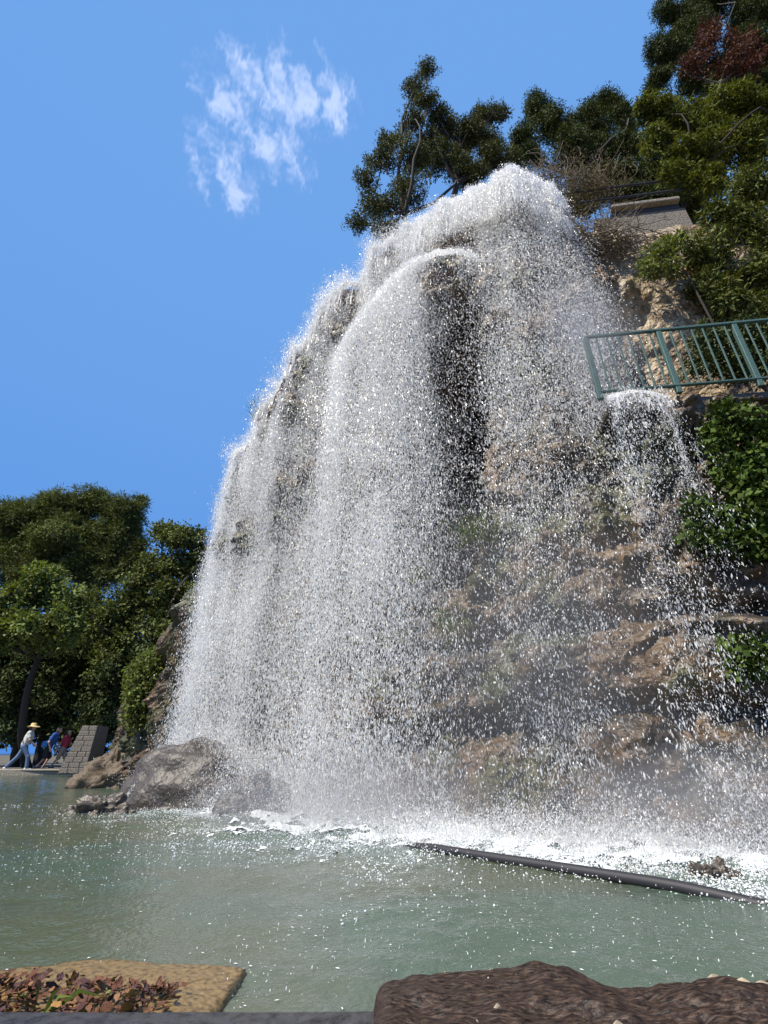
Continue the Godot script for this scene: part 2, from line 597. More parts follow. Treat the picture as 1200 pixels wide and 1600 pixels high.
# the unbroken water that pours over a lip before it tears into drops
func sheet(line: Array, speed: float, lift: float, longest: float, sd: float) -> ArrayMesh:
	var per := 7
	var nu := (line.size() - 1) * per + 1
	var nv := 26
	var v := PackedVector3Array()
	for j in nv:
		for i in nu:
			var k := mini(i / per, line.size() - 2)
			var f := float(i - k * per) / per
			var p: Vector3 = line[k][0].lerp(line[k + 1][0], f)
			var out: Vector3 = line[k][1].lerp(line[k + 1][1], f)
			var t := (float(j) / (nv - 1) - 0.22) * longest / 0.78
			var run := 1.0 + 0.35 * g3(i * 1.9, sd, j * 0.6) + 0.2 * g3(i * 7.0, sd + 9.0, j * 1.5)
			var rope := 0.02 * g3(i * 9.0, sd, j * 0.8) + 0.012 * g3(i * 23.0, sd, j * 2.0)
			var q := p + out * (speed * t * run * (1.0 if t > 0.0 else 2.2) + rope) + Vector3(0, 0.05, 0)
			if t > 0.0: q.y += lift * t * 0.4 - 4.905 * t * t
			v.append(q)
	var full := grid_mesh(v, PackedColorArray(), nu, nv)
	var arr := full.surface_get_arrays(0)
	var idx: PackedInt32Array = arr[Mesh.ARRAY_INDEX]
	var keep := PackedInt32Array()
	for c in range(0, idx.size(), 6):
		var cell := c / 6
		var j := cell / (nu - 1)
		var i := cell % (nu - 1)
		var t := float(j) / nv
		if g3(i * 10.0, sd + 40.0, j * 2.2) + 0.6 * g3(i * 31.0, sd, j * 8.0) < -0.55 + 0.95 * t: continue
		for e in 6: keep.append(idx[c + e])
	arr[Mesh.ARRAY_INDEX] = keep
	var m := ArrayMesh.new()
	m.add_surface_from_arrays(Mesh.PRIMITIVE_TRIANGLES, arr)
	return m

func lip_line(x0: float, x1: float, n: int, below := 0.0, fixed_y := -1.0) -> Array:
	var line := []
	for k in n:
		var i := column_near(lerpf(x0, x1, float(k) / (n - 1)))
		var c: Array = plan_at[i]
		var y: float = (c[2] if fixed_y < 0.0 else fixed_y) - below
		var p := face_point(i, y - 0.45)
		var nn: Vector3 = c[1]
		line.append([Vector3(p.x, y, p.z) - nn * 0.05, nn])
	return line

# ---------------------------------------------------------------- people
func smin(a: float, b: float, k: float) -> float:
	var h := maxf(k - absf(a - b), 0.0) / k
	return minf(a, b) - h * h * k * 0.25

# one skin round tapered bones [a, b, radius at a, radius at b], as surface nets
func skin(bones: Array, cell: float, blend := 0.05) -> ArrayMesh:
	var lo := Vector3.ONE * 1e9
	var hi := -lo
	for b in bones:
		for e in 2:
			var r: Vector3 = Vector3.ONE * (b[2 + e] + cell * 3.0)
			lo = lo.min(b[e] - r)
			hi = hi.max(b[e] + r)
	var nx := int((hi.x - lo.x) / cell) + 2
	var ny := int((hi.y - lo.y) / cell) + 2
	var nz := int((hi.z - lo.z) / cell) + 2
	var f := PackedFloat32Array()
	f.resize(nx * ny * nz)
	f.fill(1.0)
	for b in bones:
		var a: Vector3 = b[0]
		var e: Vector3 = b[1]
		var ra: float = b[2]
		var rb: float = b[3]
		var m := Vector3.ONE * (maxf(ra, rb) + blend + cell * 2.0)
		var l := ((a.min(e) - m - lo) / cell).floor().max(Vector3.ZERO)
		var h := ((a.max(e) + m - lo) / cell).ceil().min(Vector3(nx - 1, ny - 1, nz - 1))
		var ab := e - a
		var len2 := maxf(ab.length_squared(), 1e-8)
		for z in range(int(l.z), int(h.z) + 1):
			for y in range(int(l.y), int(h.y) + 1):
				for x in range(int(l.x), int(h.x) + 1):
					var p := lo + Vector3(x, y, z) * cell - a
					var t := clampf(p.dot(ab) / len2, 0.0, 1.0)
					var dist := (p - ab * t).length() - lerpf(ra, rb, t)
					var at := (z * ny + y) * nx + x
					f[at] = smin(f[at], dist, blend)
	var vid := {}
	var v := PackedVector3Array()
	var off := [0, 1, nx, nx + 1, nx * ny, nx * ny + 1, nx * ny + nx, nx * ny + nx + 1]
	for z in nz - 1:
		for y in ny - 1:
			for x in nx - 1:
				var at := (z * ny + y) * nx + x
				var neg := 0
				for k in 8:
					if f[at + off[k]] < 0.0: neg += 1
				if neg == 0 or neg == 8: continue
				var sum := Vector3.ZERO
				var cnt := 0
				for ed in [[0, 1], [2, 3], [4, 5], [6, 7], [0, 2], [1, 3], [4, 6], [5, 7], [0, 4], [1, 5], [2, 6], [3, 7]]:
					var f0 := f[at + off[ed[0]]]
					var f1 := f[at + off[ed[1]]]
					if (f0 < 0.0) == (f1 < 0.0): continue
					var t := f0 / (f0 - f1)
					var c0 := Vector3(ed[0] & 1, (ed[0] >> 1) & 1, ed[0] >> 2)
					var c1 := Vector3(ed[1] & 1, (ed[1] >> 1) & 1, ed[1] >> 2)
					sum += c0.lerp(c1, t)
					cnt += 1
				vid[at] = v.size()
				v.append(lo + (Vector3(x, y, z) + sum / cnt) * cell)
	var idx := PackedInt32Array()
	for z in range(1, nz - 1):
		for y in range(1, ny - 1):
			for x in range(1, nx - 1):
				var at := (z * ny + y) * nx + x
				var s0 := f[at] < 0.0
				for ax in 3:
					var st: int = [1, nx, nx * ny][ax]
					if s0 == (f[at + st] < 0.0): continue
					var u: int = [nx, nx * ny, 1][ax]
					var w: int = [nx * ny, 1, nx][ax]
					var q := [vid[at - u - w], vid[at - w], vid[at], vid[at - u]]
					if not s0: q.reverse()
					for k in [0, 2, 1, 0, 3, 2]: idx.append(q[k])
	var nor := PackedVector3Array()
	nor.resize(v.size())
	for k in range(0, idx.size(), 3):
		var nn := -(v[idx[k + 1]] - v[idx[k]]).cross(v[idx[k + 2]] - v[idx[k]])
		for e in 3: nor[idx[k + e]] += nn
	for k in nor.size(): nor[k] = nor[k].normalized()
	var arr := []
	arr.resize(Mesh.ARRAY_MAX)
	arr[Mesh.ARRAY_VERTEX] = v
	arr[Mesh.ARRAY_NORMAL] = nor
	arr[Mesh.ARRAY_INDEX] = idx
	var m := ArrayMesh.new()
	m.add_surface_from_arrays(Mesh.PRIMITIVE_TRIANGLES, arr)
	return m

# joints: a dictionary of points; the figure faces +x
func person(label: String, at: Vector3, turn: float, size: float, J: Dictionary, look: Dictionary) -> Node3D:
	var t := thing("person", label, "person", at, "people walking along the far edge of the pool")
	t.rotation.y = turn
	t.scale = Vector3.ONE * size
	var body := []
	body.append([J.pelvis, J.chest, 0.125, 0.145])
	body.append([J.chest, J.neck, 0.13, 0.055])
	body.append([J.neck, J.head, 0.05, 0.06])
	body.append([J.head + Vector3(-0.012, 0.035, 0), J.head + Vector3(0.02, -0.02, 0), 0.098, 0.075])
	body.append([J.head + Vector3(0.09, -0.02, 0), J.head + Vector3(0.105, -0.03, 0), 0.016, 0.012])    # nose
	for s in [-1, 1]:
		body.append([J.head + Vector3(0, -0.01, 0.088 * s), J.head + Vector3(0, 0.015, 0.09 * s), 0.018, 0.02])   # ears
	var legs := []
	var sleeves := [[J.pelvis + Vector3(0, 0.04, 0), J.chest, 0.145, 0.165], [J.chest, J.neck - Vector3(0, 0.05, 0), 0.15, 0.08]]
	var trousers := [[J.pelvis + Vector3(0, 0.06, 0), J.pelvis + Vector3(0, -0.04, 0), 0.14, 0.135]]
	for s in ["l", "r"]:
		var z := -0.09 if s == "l" else 0.09
		var hip: Vector3 = J.pelvis + Vector3(0, -0.04, z)
		var knee: Vector3 = J["knee_" + s]
		var foot: Vector3 = J["foot_" + s]
		var ankle := foot + Vector3(0, 0.08, 0)
		var toe := foot + Vector3(0.15, 0.025, 0)
		body.append_array([[hip, knee, 0.082, 0.055], [knee, ankle, 0.052, 0.035], [ankle - Vector3(0.02, 0.045, 0), toe, 0.038, 0.025]])
		var far: float = look.trouser_to
		if far > 1.0:
			trousers.append_array([[hip, knee, 0.098, 0.075], [knee, knee.lerp(ankle, far - 1.0), 0.075, 0.07]])
		else:
			trousers.append([hip, hip.lerp(knee, far), 0.1, 0.095])
		put("shoe", skin([[foot + Vector3(-0.05, 0.045, 0), toe, 0.048, 0.036]], 0.02, 0.02), look.shoes, t)
		var sh: Vector3 = J.chest + Vector3(0, 0.13, z * 1.75)
		var el: Vector3 = J["elbow_" + s]
		var ha: Vector3 = J["hand_" + s]
		body.append_array([[J.chest + Vector3(0, 0.12, 0), sh, 0.09, 0.06], [sh, el, 0.05, 0.038], [el, ha, 0.038, 0.027]])
		var dir := (ha - el).normalized()
		body.append([ha, ha + dir * 0.07, 0.03, 0.034])
		for k in 4:
			var o := Vector3(0.024 * (k - 1.5), 0, 0)
			body.append([ha + dir * 0.08 + o, ha + dir * (0.15 - 0.008 * absf(k - 1.4)) + o * 1.2 + Vector3(0.015, 0, 0), 0.0095, 0.008])
		body.append([ha + dir * 0.02 + Vector3(0.03, 0, 0), ha + dir * 0.075 + Vector3(0.06, 0, 0), 0.012, 0.009])
		sleeves.append_array([[J.chest + Vector3(0, 0.12, 0), sh, 0.11, 0.078], [sh, sh.lerp(el, 0.62), 0.072, 0.066]])
	put("body", skin(body, 0.018, 0.035), M.skin, t)
	put("shirt", skin(sleeves, 0.025, 0.05), look.shirt, t)
	put("trousers", skin(trousers, 0.025, 0.04), look.trousers, t)
	put("hair", skin([[J.head + Vector3(-0.03, 0.05, 0), J.head + Vector3(-0.05, -0.04, 0), 0.1, 0.085]], 0.02, 0.03), look.hair, t)
	return t

func build_light() -> void:
	var cam := Camera3D.new()
	cam.name = "camera"
	add_child(cam)
	cam.position = Vector3(0, EYE, 0)
	cam.rotation = Vector3(TILT, 0, 0)
	cam.fov = rad_to_deg(2.0 * atan(800.0 / FOCAL))
	cam.near = 0.05
	cam.far = 2000.0
	var env := Environment.new()
	env.background_mode = Environment.BG_SKY
	env.tonemap_mode = Environment.TONE_MAPPER_LINEAR
	env.tonemap_exposure = 1.35
	env.volumetric_fog_enabled = true
	env.volumetric_fog_density = 0.0
	env.sdfgi_enabled = true
	env.ssao_enabled = true
	env.ssil_enabled = true
	var sky := ProceduralSkyMaterial.new()
	sky.sky_top_color = Color(0.385, 0.57, 0.805)
	sky.sky_horizon_color = Color(0.285, 0.495, 0.775)
	sky.sky_curve = 0.35
	sky.ground_bottom_color = Color(0.25, 0.24, 0.22)
	sky.ground_horizon_color = Color(0.40, 0.45, 0.5)
	sky.sun_angle_max = 42.0
	sky.sun_curve = 0.12
	# one fair-weather cloud
	var W := 2048
	var H := 1024
	var im := Image.create_empty(W, H, false, Image.FORMAT_RGBA8)
	im.fill(Color(1, 1, 1, 0))
	var c := (px(424, 212, 1.0) - Vector3(0, EYE, 0)).normalized()
	var right := c.cross(Vector3.UP).normalized()
	var up := right.cross(c)
	var n := FastNoiseLite.new()
	n.seed = 5
	n.fractal_octaves = 6
	n.fractal_gain = 0.58
	n.frequency = 1.0
	var puffs := [[-0.085, 0.02, 0.05], [-0.06, 0.055, 0.05], [0.0, 0.07, 0.055], [0.05, 0.08, 0.05], [0.1, 0.085, 0.04], [0.03, 0.0, 0.04], [0.06, -0.03, 0.03], [-0.085, -0.075, 0.05], [-0.04, -0.11, 0.035], [0.0, -0.02, 0.035], [-0.1, -0.05, 0.03]]
	for j in range(60, 330):
		for i in W:
			var az := (float(i) + 0.5) / W * TAU
			if az > PI: az -= TAU
			if az < -1.1 or az > 0.25: continue
			var el := PI * 0.5 - (float(j) + 0.5) / H * PI
			var dir := Vector3(sin(az) * cos(el), sin(el), -cos(az) * cos(el))
			var k := dir.dot(c)
			if k < 0.9: continue
			var x := dir.dot(right) / k / 0.82
			var y := dir.dot(up) / k / 0.84
			x += 0.02 * n.get_noise_2d(x * 30.0 + 50.0, y * 30.0)
			y += 0.02 * n.get_noise_2d(x * 30.0, y * 30.0 + 80.0)
			var body := 0.0
			for q in puffs:
				body = maxf(body, 1.0 - Vector2(x - q[0], y - q[1]).length() / (q[2] * 1.75))
			if body <= 0.0: continue
			var wisp := n.get_noise_2d(x * 20.0 + y * 9.0, y * 16.0) + 0.55 * n.get_noise_2d(x * 75.0 + y * 30.0, y * 55.0)
			var a := 0.5 * pow(smoothstep(0.08, 1.05, body * 0.8 + wisp * 0.72), 1.35)
			im.set_pixel(i, j, Color(1, 0.98, 0.95, a * smoothstep(0.0, 0.25, body)))
	sky.sky_cover = ImageTexture.create_from_image(im)
	sky.sky_cover_modulate = Color(0.8, 0.76, 0.7, 1.0)
	env.sky = Sky.new()
	env.sky.sky_material = sky
	var we := WorldEnvironment.new()
	we.name = "air"
	we.environment = env
	add_child(we)
	var sun := DirectionalLight3D.new()
	sun.name = "sun"
	sun.light_energy = 1.6
	sun.light_color = Color(1.0, 0.96, 0.89)
	sun.light_angular_distance = 0.5
	sun.shadow_enabled = true
	add_child(sun)
	sun.look_at_from_position(Vector3.ZERO, -Vector3(-0.46, 0.80, 0.36), Vector3.FORWARD)

func build_materials() -> void:
	var m := surface(Color.WHITE, 0.48, 0.5)
	m.vertex_color_use_as_albedo = true
	m.albedo_texture = noise_tex(0.02, 6, Color(0.45, 0.43, 0.4), Color(1, 1, 1), 3, false, FastNoiseLite.TYPE_SIMPLEX_SMOOTH, Color(0.85, 0.82, 0.78))
	m.normal_enabled = true
	m.normal_texture = noise_tex(0.02, 6, Color.BLACK, Color.WHITE, 8, true)
	m.normal_scale = 2.2
	M.cliff = triplanar(m, 0.8)
	for q in [["stone_wet", 0.09, 0.08, 0.073, 0.5], ["stone_tan", 0.15, 0.115, 0.08, 0.7], ["stone_dark", 0.10, 0.085, 0.07, 0.45], ["slab", 0.25, 0.175, 0.08, 0.42], ["concrete", 0.34, 0.32, 0.28, 0.85], ["masonry", 0.24, 0.22, 0.2, 0.85], ["coping", 0.055, 0.055, 0.062, 0.45], ["earth", 0.15, 0.13, 0.09, 0.9]]:
		var s := surface(lin(q[1], q[2], q[3]), q[4], 0.5)
		s.albedo_texture = noise_tex(0.025, 6, Color(0.5, 0.48, 0.46), Color(1.0, 1.0, 1.0), 11, false, FastNoiseLite.TYPE_SIMPLEX_SMOOTH, Color(0.9, 0.88, 0.85)) if not M.has("grain") else M.grain
		M.grain = s.albedo_texture
		s.normal_enabled = true
		s.normal_texture = m.normal_texture
		s.normal_scale = 0.8
		M[q[0]] = triplanar(s, 2.3 if q[0] == "slab" else 1.3)
	var w := surface(Color(1, 1, 1), 0.2, 0.6)
	w.albedo_color = lin(0.97, 0.98, 0.98)
	w.backlight_enabled = true
	w.backlight = Color(1.0, 1.0, 1.0)
	M.drop = w
	M.drop_solid = surface(lin(0.95, 0.96, 0.97), 0.15, 0.6)
	M.foam = surface(lin(0.72, 0.75, 0.75), 0.5, 0.5)
	var p := surface(Color.WHITE, 0.06, 0.5)
	p.vertex_color_use_as_albedo = true
	p.normal_enabled = true
	p.normal_texture = noise_tex(0.02, 4, Color.BLACK, Color.WHITE, 21, true)
	p.normal_scale = 0.5
	M.pool = triplanar(p, 2.2)
	M.bark = surface(lin(0.045, 0.036, 0.03), 0.9)
	M.bark_pale = surface(lin(0.2, 0.165, 0.125), 0.9)
	M.leaf_oak = leaf_mat(0.1, 0.112, 0.055, 0.55)
	M.leaf_dark = leaf_mat(0.075, 0.1, 0.042, 0.5)
	M.leaf_pine = leaf_mat(0.13, 0.155, 0.055, 0.6)
	M.leaf_mid = leaf_mat(0.135, 0.16, 0.055, 0.6)
	M.leaf_light = leaf_mat(0.17, 0.21, 0.07, 0.75)
	M.leaf_yellow = leaf_mat(0.15, 0.175, 0.045, 0.7)
	M.leaf_red = leaf_mat(0.15, 0.07, 0.06, 0.5)
	M.leaf_dry = leaf_mat(0.17, 0.14, 0.075, 0.4)
	M.leaf_ivy = leaf_mat(0.07, 0.11, 0.025, 0.5)
	M.grass = leaf_mat(0.11, 0.15, 0.03, 0.6)
	M.rail = surface(lin(0.075, 0.165, 0.16), 0.6)
	M.rail.albedo_texture = M.grain
	triplanar(M.rail, 3.0)
	M.iron = surface(lin(0.03, 0.03, 0.035), 0.5)
	M.pipe = surface(lin(0.02, 0.02, 0.025), 0.6)
	M.skin = surface(lin(0.45, 0.28, 0.2), 0.6)

func pool_height(x: float, d: float) -> float:
	var near := exp(-pow((d - lerpf(6.8, 4.5, clampf((x + 0.5) / 4.0, 0, 1))) / 1.1, 2.0)) * smoothstep(-3.5, -1.5, x)
	var y := (0.007 + 0.022 * near) * (g3(x * 130.0, d * 130.0, 0.0) + 0.6 * g3(x * 330.0, d * 330.0, 5.0)) * smoothstep(24.0, 10.0, d)
	y += 0.007 * g3(x * 40.0, d * 60.0, 9.0) + near * (0.10 * g3(x * 32.0, d * 40.0, 2.0) + 0.05 * g3(x * 80.0, d * 90.0, 6.0))
	return y

func build_setting() -> void:
	# ground beyond the pool, beside it and behind the camera, with the basin between
	var st := begin()
	for r in [[-400, 400, 21.9, 500, 0.15], [-400, -27, -500, 21.9, 0.15], [-27, 400, -500, 1.5, 0.08], [9, 400, 1.5, 3.0, 0.08]]:
		var q := [P(r[0], r[4], r[2]), P(r[0], r[4], r[3]), P(r[1], r[4], r[3]), P(r[1], r[4], r[2])]
		for n in [0, 1, 2, 0, 2, 3]:
			st.set_normal(Vector3.UP)
			st.add_vertex(q[n])
	tag(put("ground", st.commit(), M.earth), "brown earth ground round the pool", "ground", "", "structure")
	make_cliff()
	# the pool: rows grow longer with distance
	var nu := 360
	var nv := 340
	var v := PackedVector3Array()
	var col := PackedColorArray()
	for j in nv:
		var d := 1.5 * pow(24.0 / 1.5, float(j) / (nv - 1))
		for i in nu:
			var s := float(i) / (nu - 1) * 2.0 - 1.0
			var x := s * (3.5 + d * 1.15)
			if x > 0: x *= 0.75
			var y := pool_height(x, d)
			var mud := smoothstep(-0.2, 0.25, g3(x * 7.0 + 40.0, d * 9.0, 77.0) + 0.35 * g3(x * 30.0, d * 40.0, 70.0))
			col.append(Color(0.078, 0.11, 0.085).lerp(Color(0.088, 0.102, 0.07), mud))
			v.append(P(x, y, d))
	tag(put("water", grid_mesh(v, col, nu, nv), M.pool), "milky green rippled water of the pool", "water", "", "structure")

func boulders() -> void:
	boulder("boulder", "large rounded dark wet boulder with water running off its top", P(-3.1, -0.1, 9.1), Vector3(1.25, 1.0, 0.85), 11.0, M.stone_wet, 0.09)
	boulder("boulder", "tan dry boulder behind the large dark wet one", P(-6.9, -0.1, 14.0), Vector3(0.9, 0.8, 0.8), 47.0, M.stone_tan, 0.2)
	boulder("boulder", "low flat rock in the water beside the large wet boulder", P(-4.0, -0.06, 7.95), Vector3(0.46, 0.24, 0.3), 83.0, M.stone_dark, 0.3)
	boulder("boulder", "boulder rising behind the top of the large wet one", P(-3.75, 0.0, 10.4), Vector3(0.6, 1.15, 0.4), 21.0, M.stone_wet, 0.15)
	boulder("boulder", "wet rock under the spray at the foot of the falls", P(-1.65, -0.1, 7.35), Vector3(0.5, 0.55, 0.4), 61.0, M.stone_wet, 0.25)
	boulder("boulder", "dark rock jutting from the left edge of the falls, the lower of two", px(372, 788, 10.4), Vector3(0.26, 0.5, 0.35), 14.0, M.stone_dark, 0.25)
	boulder("boulder", "dark rock jutting from the left edge of the falls, the upper of two", px(397, 715, 10.1), Vector3(0.2, 0.3, 0.3), 52.0, M.stone_dark, 0.25)
	boulder("boulder", "small dark rock in the white foam behind the black pipe", P(2.2, -0.05, 3.95), Vector3(0.14, 0.11, 0.1), 91.0, M.stone_dark, 0.4)
	boulder("boulder", "brown rock barely showing above the green water", P(-4.35, -0.24, 5.25), Vector3(0.85, 0.26, 0.3), 33.0, M.stone_tan, 0.15)

func cascade() -> void:
	var bead_small := bead(4, 1, 0.0)
	var bead_big := bead(6, 2, 0.22)
	var fine := []
	var mid := []
	var big := []
	var near := []
	# the crest; less of it passes before the hollow
	var crest := lip_line(0.6, 3.45, 70)
	for a in crest:
		var x: float = a[0].x
		a.append(1.0 - 0.93 * smoothstep(0.6, 0.8, x) * (1.0 - smoothstep(1.8, 2.1, x)))
	fall(fine, crest, 3600, 0.42, 0.4, 0.10, 0.0, 0.75, 3.0)
	fall(mid, crest, 2300, 0.5, 0.4, 0.16, 0.0, 0.7, 3.0)
	fall(big, crest, 1300, 0.5, 0.4, 0.2, 0.0, 0.6, 3.0)
	# its thick bright lip
	for k in 5200:
		var a: Array = crest[rng.randi() % crest.size()]
		var t := pow(rng.randf(), 1.2) * 0.6
		var q: Vector3 = a[0] + Vector3(gauss() * 0.04, 0, 0) + a[1] * (t * 0.9 * rng.randf_range(0.5, 1.2)) + Vector3(0, 0.06 - 4.9 * t * t, 0)
		drop(fine, q, Vector3(gauss() * 0.2, 1.0, -0.3), 0.5, 0.7)
	# the sloping left side
	var slope := lip_line(-3.95, 1.2, 90)
	for a in slope:
		a[1] = Vector3(0, 0, 1).lerp(a[1], 0.35)
	fall(fine, slope, 12000, 0.42, 0.25, 0.10, 0.0, 0.6, 15.0, 0.75)
	for f in [0.93, 0.8, 0.62, 0.42]:
		var tier := []
		for k in 60:
			var c := column_near(lerpf(-3.9, 0.9, k / 59.0))
			var high: float = plan_at[c][2] * (f + 0.06 * g3(k * 9.0, f * 300.0, 0.0))
			tier.append([face_point(c, high) + Vector3(0, 0, 0.06), Vector3(-0.1, 0, 1)])
		fall(fine, tier, 2600, 0.45, 0.3, 0.1, 0.0, 0.6, f * 100.0, 0.8)
		fall(mid, tier, 450, 0.5, 0.3, 0.14, 0.0, 0.5, f * 100.0, 0.7)
	fall(mid, slope, 3000, 0.4, 0.25, 0.14, 0.0, 0.7, 15.0, 0.72)
	fall(big, slope, 1300, 0.4, 0.3, 0.18, 0.0, 0.6, 15.0, 0.7)
	for k in 1500:
		var a: Array = slope[rng.randi() % slope.size()]
		var q: Vector3 = a[0] + Vector3(gauss() * 0.1, absf(gauss()) * 0.05 - 0.05, 0.1 * gauss()) + a[1] * rng.randf() * 0.3
		drop(fine, q, Vector3(gauss(), 1.0, gauss()), rng.randf_range(0.5, 0.9), 0.6)
	# the second ledge, thrown out and to the left
	var ledge := []
	var arch := [[745, 402, 6.1], [718, 393, 6.15], [685, 395, 6.3], [650, 410, 6.55], [615, 440, 6.95], [580, 478, 7.35], [550, 520, 7.75], [525, 570, 8.1]]
	for k in 29:
		var s := k / 4.0
		var i := mini(int(s), 6)
		var p := px(lerpf(arch[i][0], arch[i + 1][0], s - i), lerpf(arch[i][1], arch[i + 1][1], s - i), lerpf(arch[i][2], arch[i + 1][2], s - i))
		ledge.append([p, Vector3(-0.35 if k > 6 else 0.1, 0, 0.8), lerpf(0.1, 1.0, smoothstep(9.0, 15.0, k))])
	fall(fine, ledge, 6000, 0.5, 0.7, 0.10, 0.0, 0.55, 33.0, 0.85)
	fall(mid, ledge, 1500, 0.6, 0.9, 0.15, 0.0, 0.5, 33.0, 0.75)
	fall(big, ledge, 700, 0.6, 0.9, 0.2, 0.0, 0.4, 33.0, 0.7)
	# drops scattered over the right half
	var right := lip_line(1.9, 3.8, 30, 0.6)
	fall(fine, right, 2600, 0.6, 0.1, 0.2, 0.0, 0.3, 44.0)
	fall(mid, right, 2600, 0.65, 0.1, 0.24, 0.0, 0.3, 44.0)
	fall(big, right, 1600, 0.65, 0.1, 0.26, 0.0, 0.3, 44.0)
	# spray blown off the edge against the sky
	for s in [[px(455, 560, 9.6), 60, 0.17], [px(430, 600, 9.7), 34, 0.15], [px(530, 460, 8.7), 24, 0.2], [px(350, 800, 10.5), 50, 0.15], [px(400, 690, 10.1), 30, 0.15], [px(590, 385, 8.0), 30, 0.2]]:
		for k in s[1]:
			drop(mid, s[0] + Vector3(gauss() - 0.3, gauss(), gauss()) * s[2], Vector3(gauss(), 1.5, gauss()), rng.randf_range(0.4, 0.8), 1.0)
	# the outlet under the railing and its thin jets
	var spout := []
	for k in 10:
		spout.append([px(lerpf(950, 1045, k / 9.0), 624 - 10 * sin(k / 9.0 * PI), 4.95), Vector3(lerpf(-0.5, 0.15, k / 9.0), 0, 0.5), 1.0 if k < 3 else 0.35])
	fall(near, spout, 800, 0.5, 0.5, 0.10, 0.0, 0.6, 52.0, 0.75)
	fall(fine, spout, 260, 0.5, 0.5, 0.16, 0.0, 0.4, 52.0, 0.6)
	for jet in [[1040, 640, 1092, 782, 60], [1060, 690, 1080, 770, 24], [1085, 700, 1102, 735, 12], [1122, 705, 1147, 738, 9]]:
		for k in jet[4]:
			var t := rng.randf()
			drop(near, px(lerpf(jet[0], jet[2], t), lerpf(jet[1], jet[3], pow(t, 1.25)), 4.85), Vector3(-0.3, 1, 0), 0.25, 2.5)
	# white water where the falls strike the pool
	var strike := [[-3.9, 9.9, 0.3], [-2.8, 9.0, 0.3], [-1.9, 7.9, 0.34], [-0.9, 6.9, 0.28], [0.1, 6.3, 0.24], [1.0, 5.8, 0.24], [2.0, 5.1, 0.32], [3.0, 4.7, 0.6], [4.2, 4.5, 0.7], [5.2, 4.4, 0.6]]
	for k in 12500:
		var s := rng.randf() * (strike.size() - 1)
		var i := int(s)
		var x := lerpf(strike[i][0], strike[i + 1][0], s - i) + gauss() * 0.15
		var d := lerpf(strike[i][1], strike[i + 1][1], s - i) + gauss() * 0.4
		var h: float = strike[i][2]
		var y := -log(1.0 - rng.randf() * 0.98) * h * 0.3 * (0.5 + 1.8 * maxf(0.0, g3(x * 60.0, d * 60.0, 3.0) + 0.25))
		drop(near, P(x, y, d), Vector3(gauss(), gauss() + 1.2, gauss()), rng.randf_range(0.7, 1.3), 1.0)
	for k in 500:
		drop(near, P(0.35 + gauss() * 0.45, absf(gauss()) * 0.07, 5.25 + gauss() * 0.25), Vector3(gauss(), gauss() + 1.2, gauss()), 0.8, 0.7)
	# on the boulders, and the runnel down the left of the largest
	for k in 150:
		var t := rng.randf()
		drop(near, px(lerpf(268, 194, t), lerpf(1172, 1250, pow(t, 1.3)), lerpf(8.9, 8.5, t)), Vector3(0.6, 1, 0), 0.4, 1.2)
	for s in [[P(-2.2, 0.6, 8.9), 0.3, 800], [P(-3.0, 0.95, 9.2), 0.3, 500], [P(-1.65, 0.35, 7.2), 0.28, 300], [P(-4.0, 0.4, 9.0), 0.2, 50]]:
		for k in s[2]:
			drop(near, s[0] + Vector3(gauss() * 1.2, absf(gauss()) * 0.6 - 0.25, gauss()) * s[1], Vector3(gauss(), gauss(), gauss()), 1.0, 1.0)
	var w := thing("waterfall", "white cascade breaking into countless drops over the rock cliff", "waterfall")
	w.set_meta("kind", "stuff")
	put("lip_sheet", sheet(crest, 0.75, 0.4, 0.62, 3.0), M.drop, w).set_meta("kind", "stuff")
	put("lip_sheet", sheet(slope, 0.55, 0.3, 0.5, 15.0), M.drop, w).set_meta("kind", "stuff")
	put("lip_sheet", sheet(ledge, 0.6, 0.8, 0.3, 33.0), M.drop, w).set_meta("kind", "stuff")
	put("lip_sheet", sheet(spout, 0.5, 0.5, 0.3, 52.0), M.drop, w).set_meta("kind", "stuff")
	put("veil", drops_mesh(fine, 19, 0.075, 0.2, 0.0036, 0.009, 2, 71, 2.0), M.drop, w).set_meta("kind", "stuff")
	put("falling_drops", drops_mesh(mid, 7, 0.12, 0.2, 0.004, 0.0092, 2, 72, 1.5), M.drop, w).set_meta("kind", "stuff")
	put("large_drops", drops_mesh(big, 3, 0.2, 0.3, 0.005, 0.0115, 6, 73), M.drop_solid, w).set_meta("kind", "stuff")
	put("spray", drops_mesh(near, 10, 0.05, 0.10, 0.0028, 0.0065, 2, 74, 1.2), M.drop, w).set_meta("kind", "stuff")
	# foam floating where the falls strike, thinning outwards
	var flakes := []
	while flakes.size() < 6500:
		var x := 0.0
		var d := 0.0
		var off := 0.0
		if rng.randf() < 0.62:
			var s := rng.randf() * (strike.size() - 1)
			var i := int(s)
			x = lerpf(strike[i][0], strike[i + 1][0], s - i) + gauss() * 0.25
			off = gauss() * 0.5
			d = lerpf(strike[i][1], strike[i + 1][1], s - i) + off * (1.0 if off > 0 else (2.6 if x < 0.5 else 1.5))
		else:
			# held back between the wall and the pipe
			x = rng.randf_range(0.4, 5.0)
			d = lerpf(lerpf(5.1, 2.9, clampf((x - 0.35) / 2.0, 0, 1)), 5.4, rng.randf())
			off = (5.0 - d) * 0.35
		if g3(x * 40.0, d * 60.0, 8.0) + 0.8 * g3(x * 140.0, d * 200.0, 8.0) + 0.22 < absf(off) * 0.5 * rng.randf_range(0.3, 1.3): continue
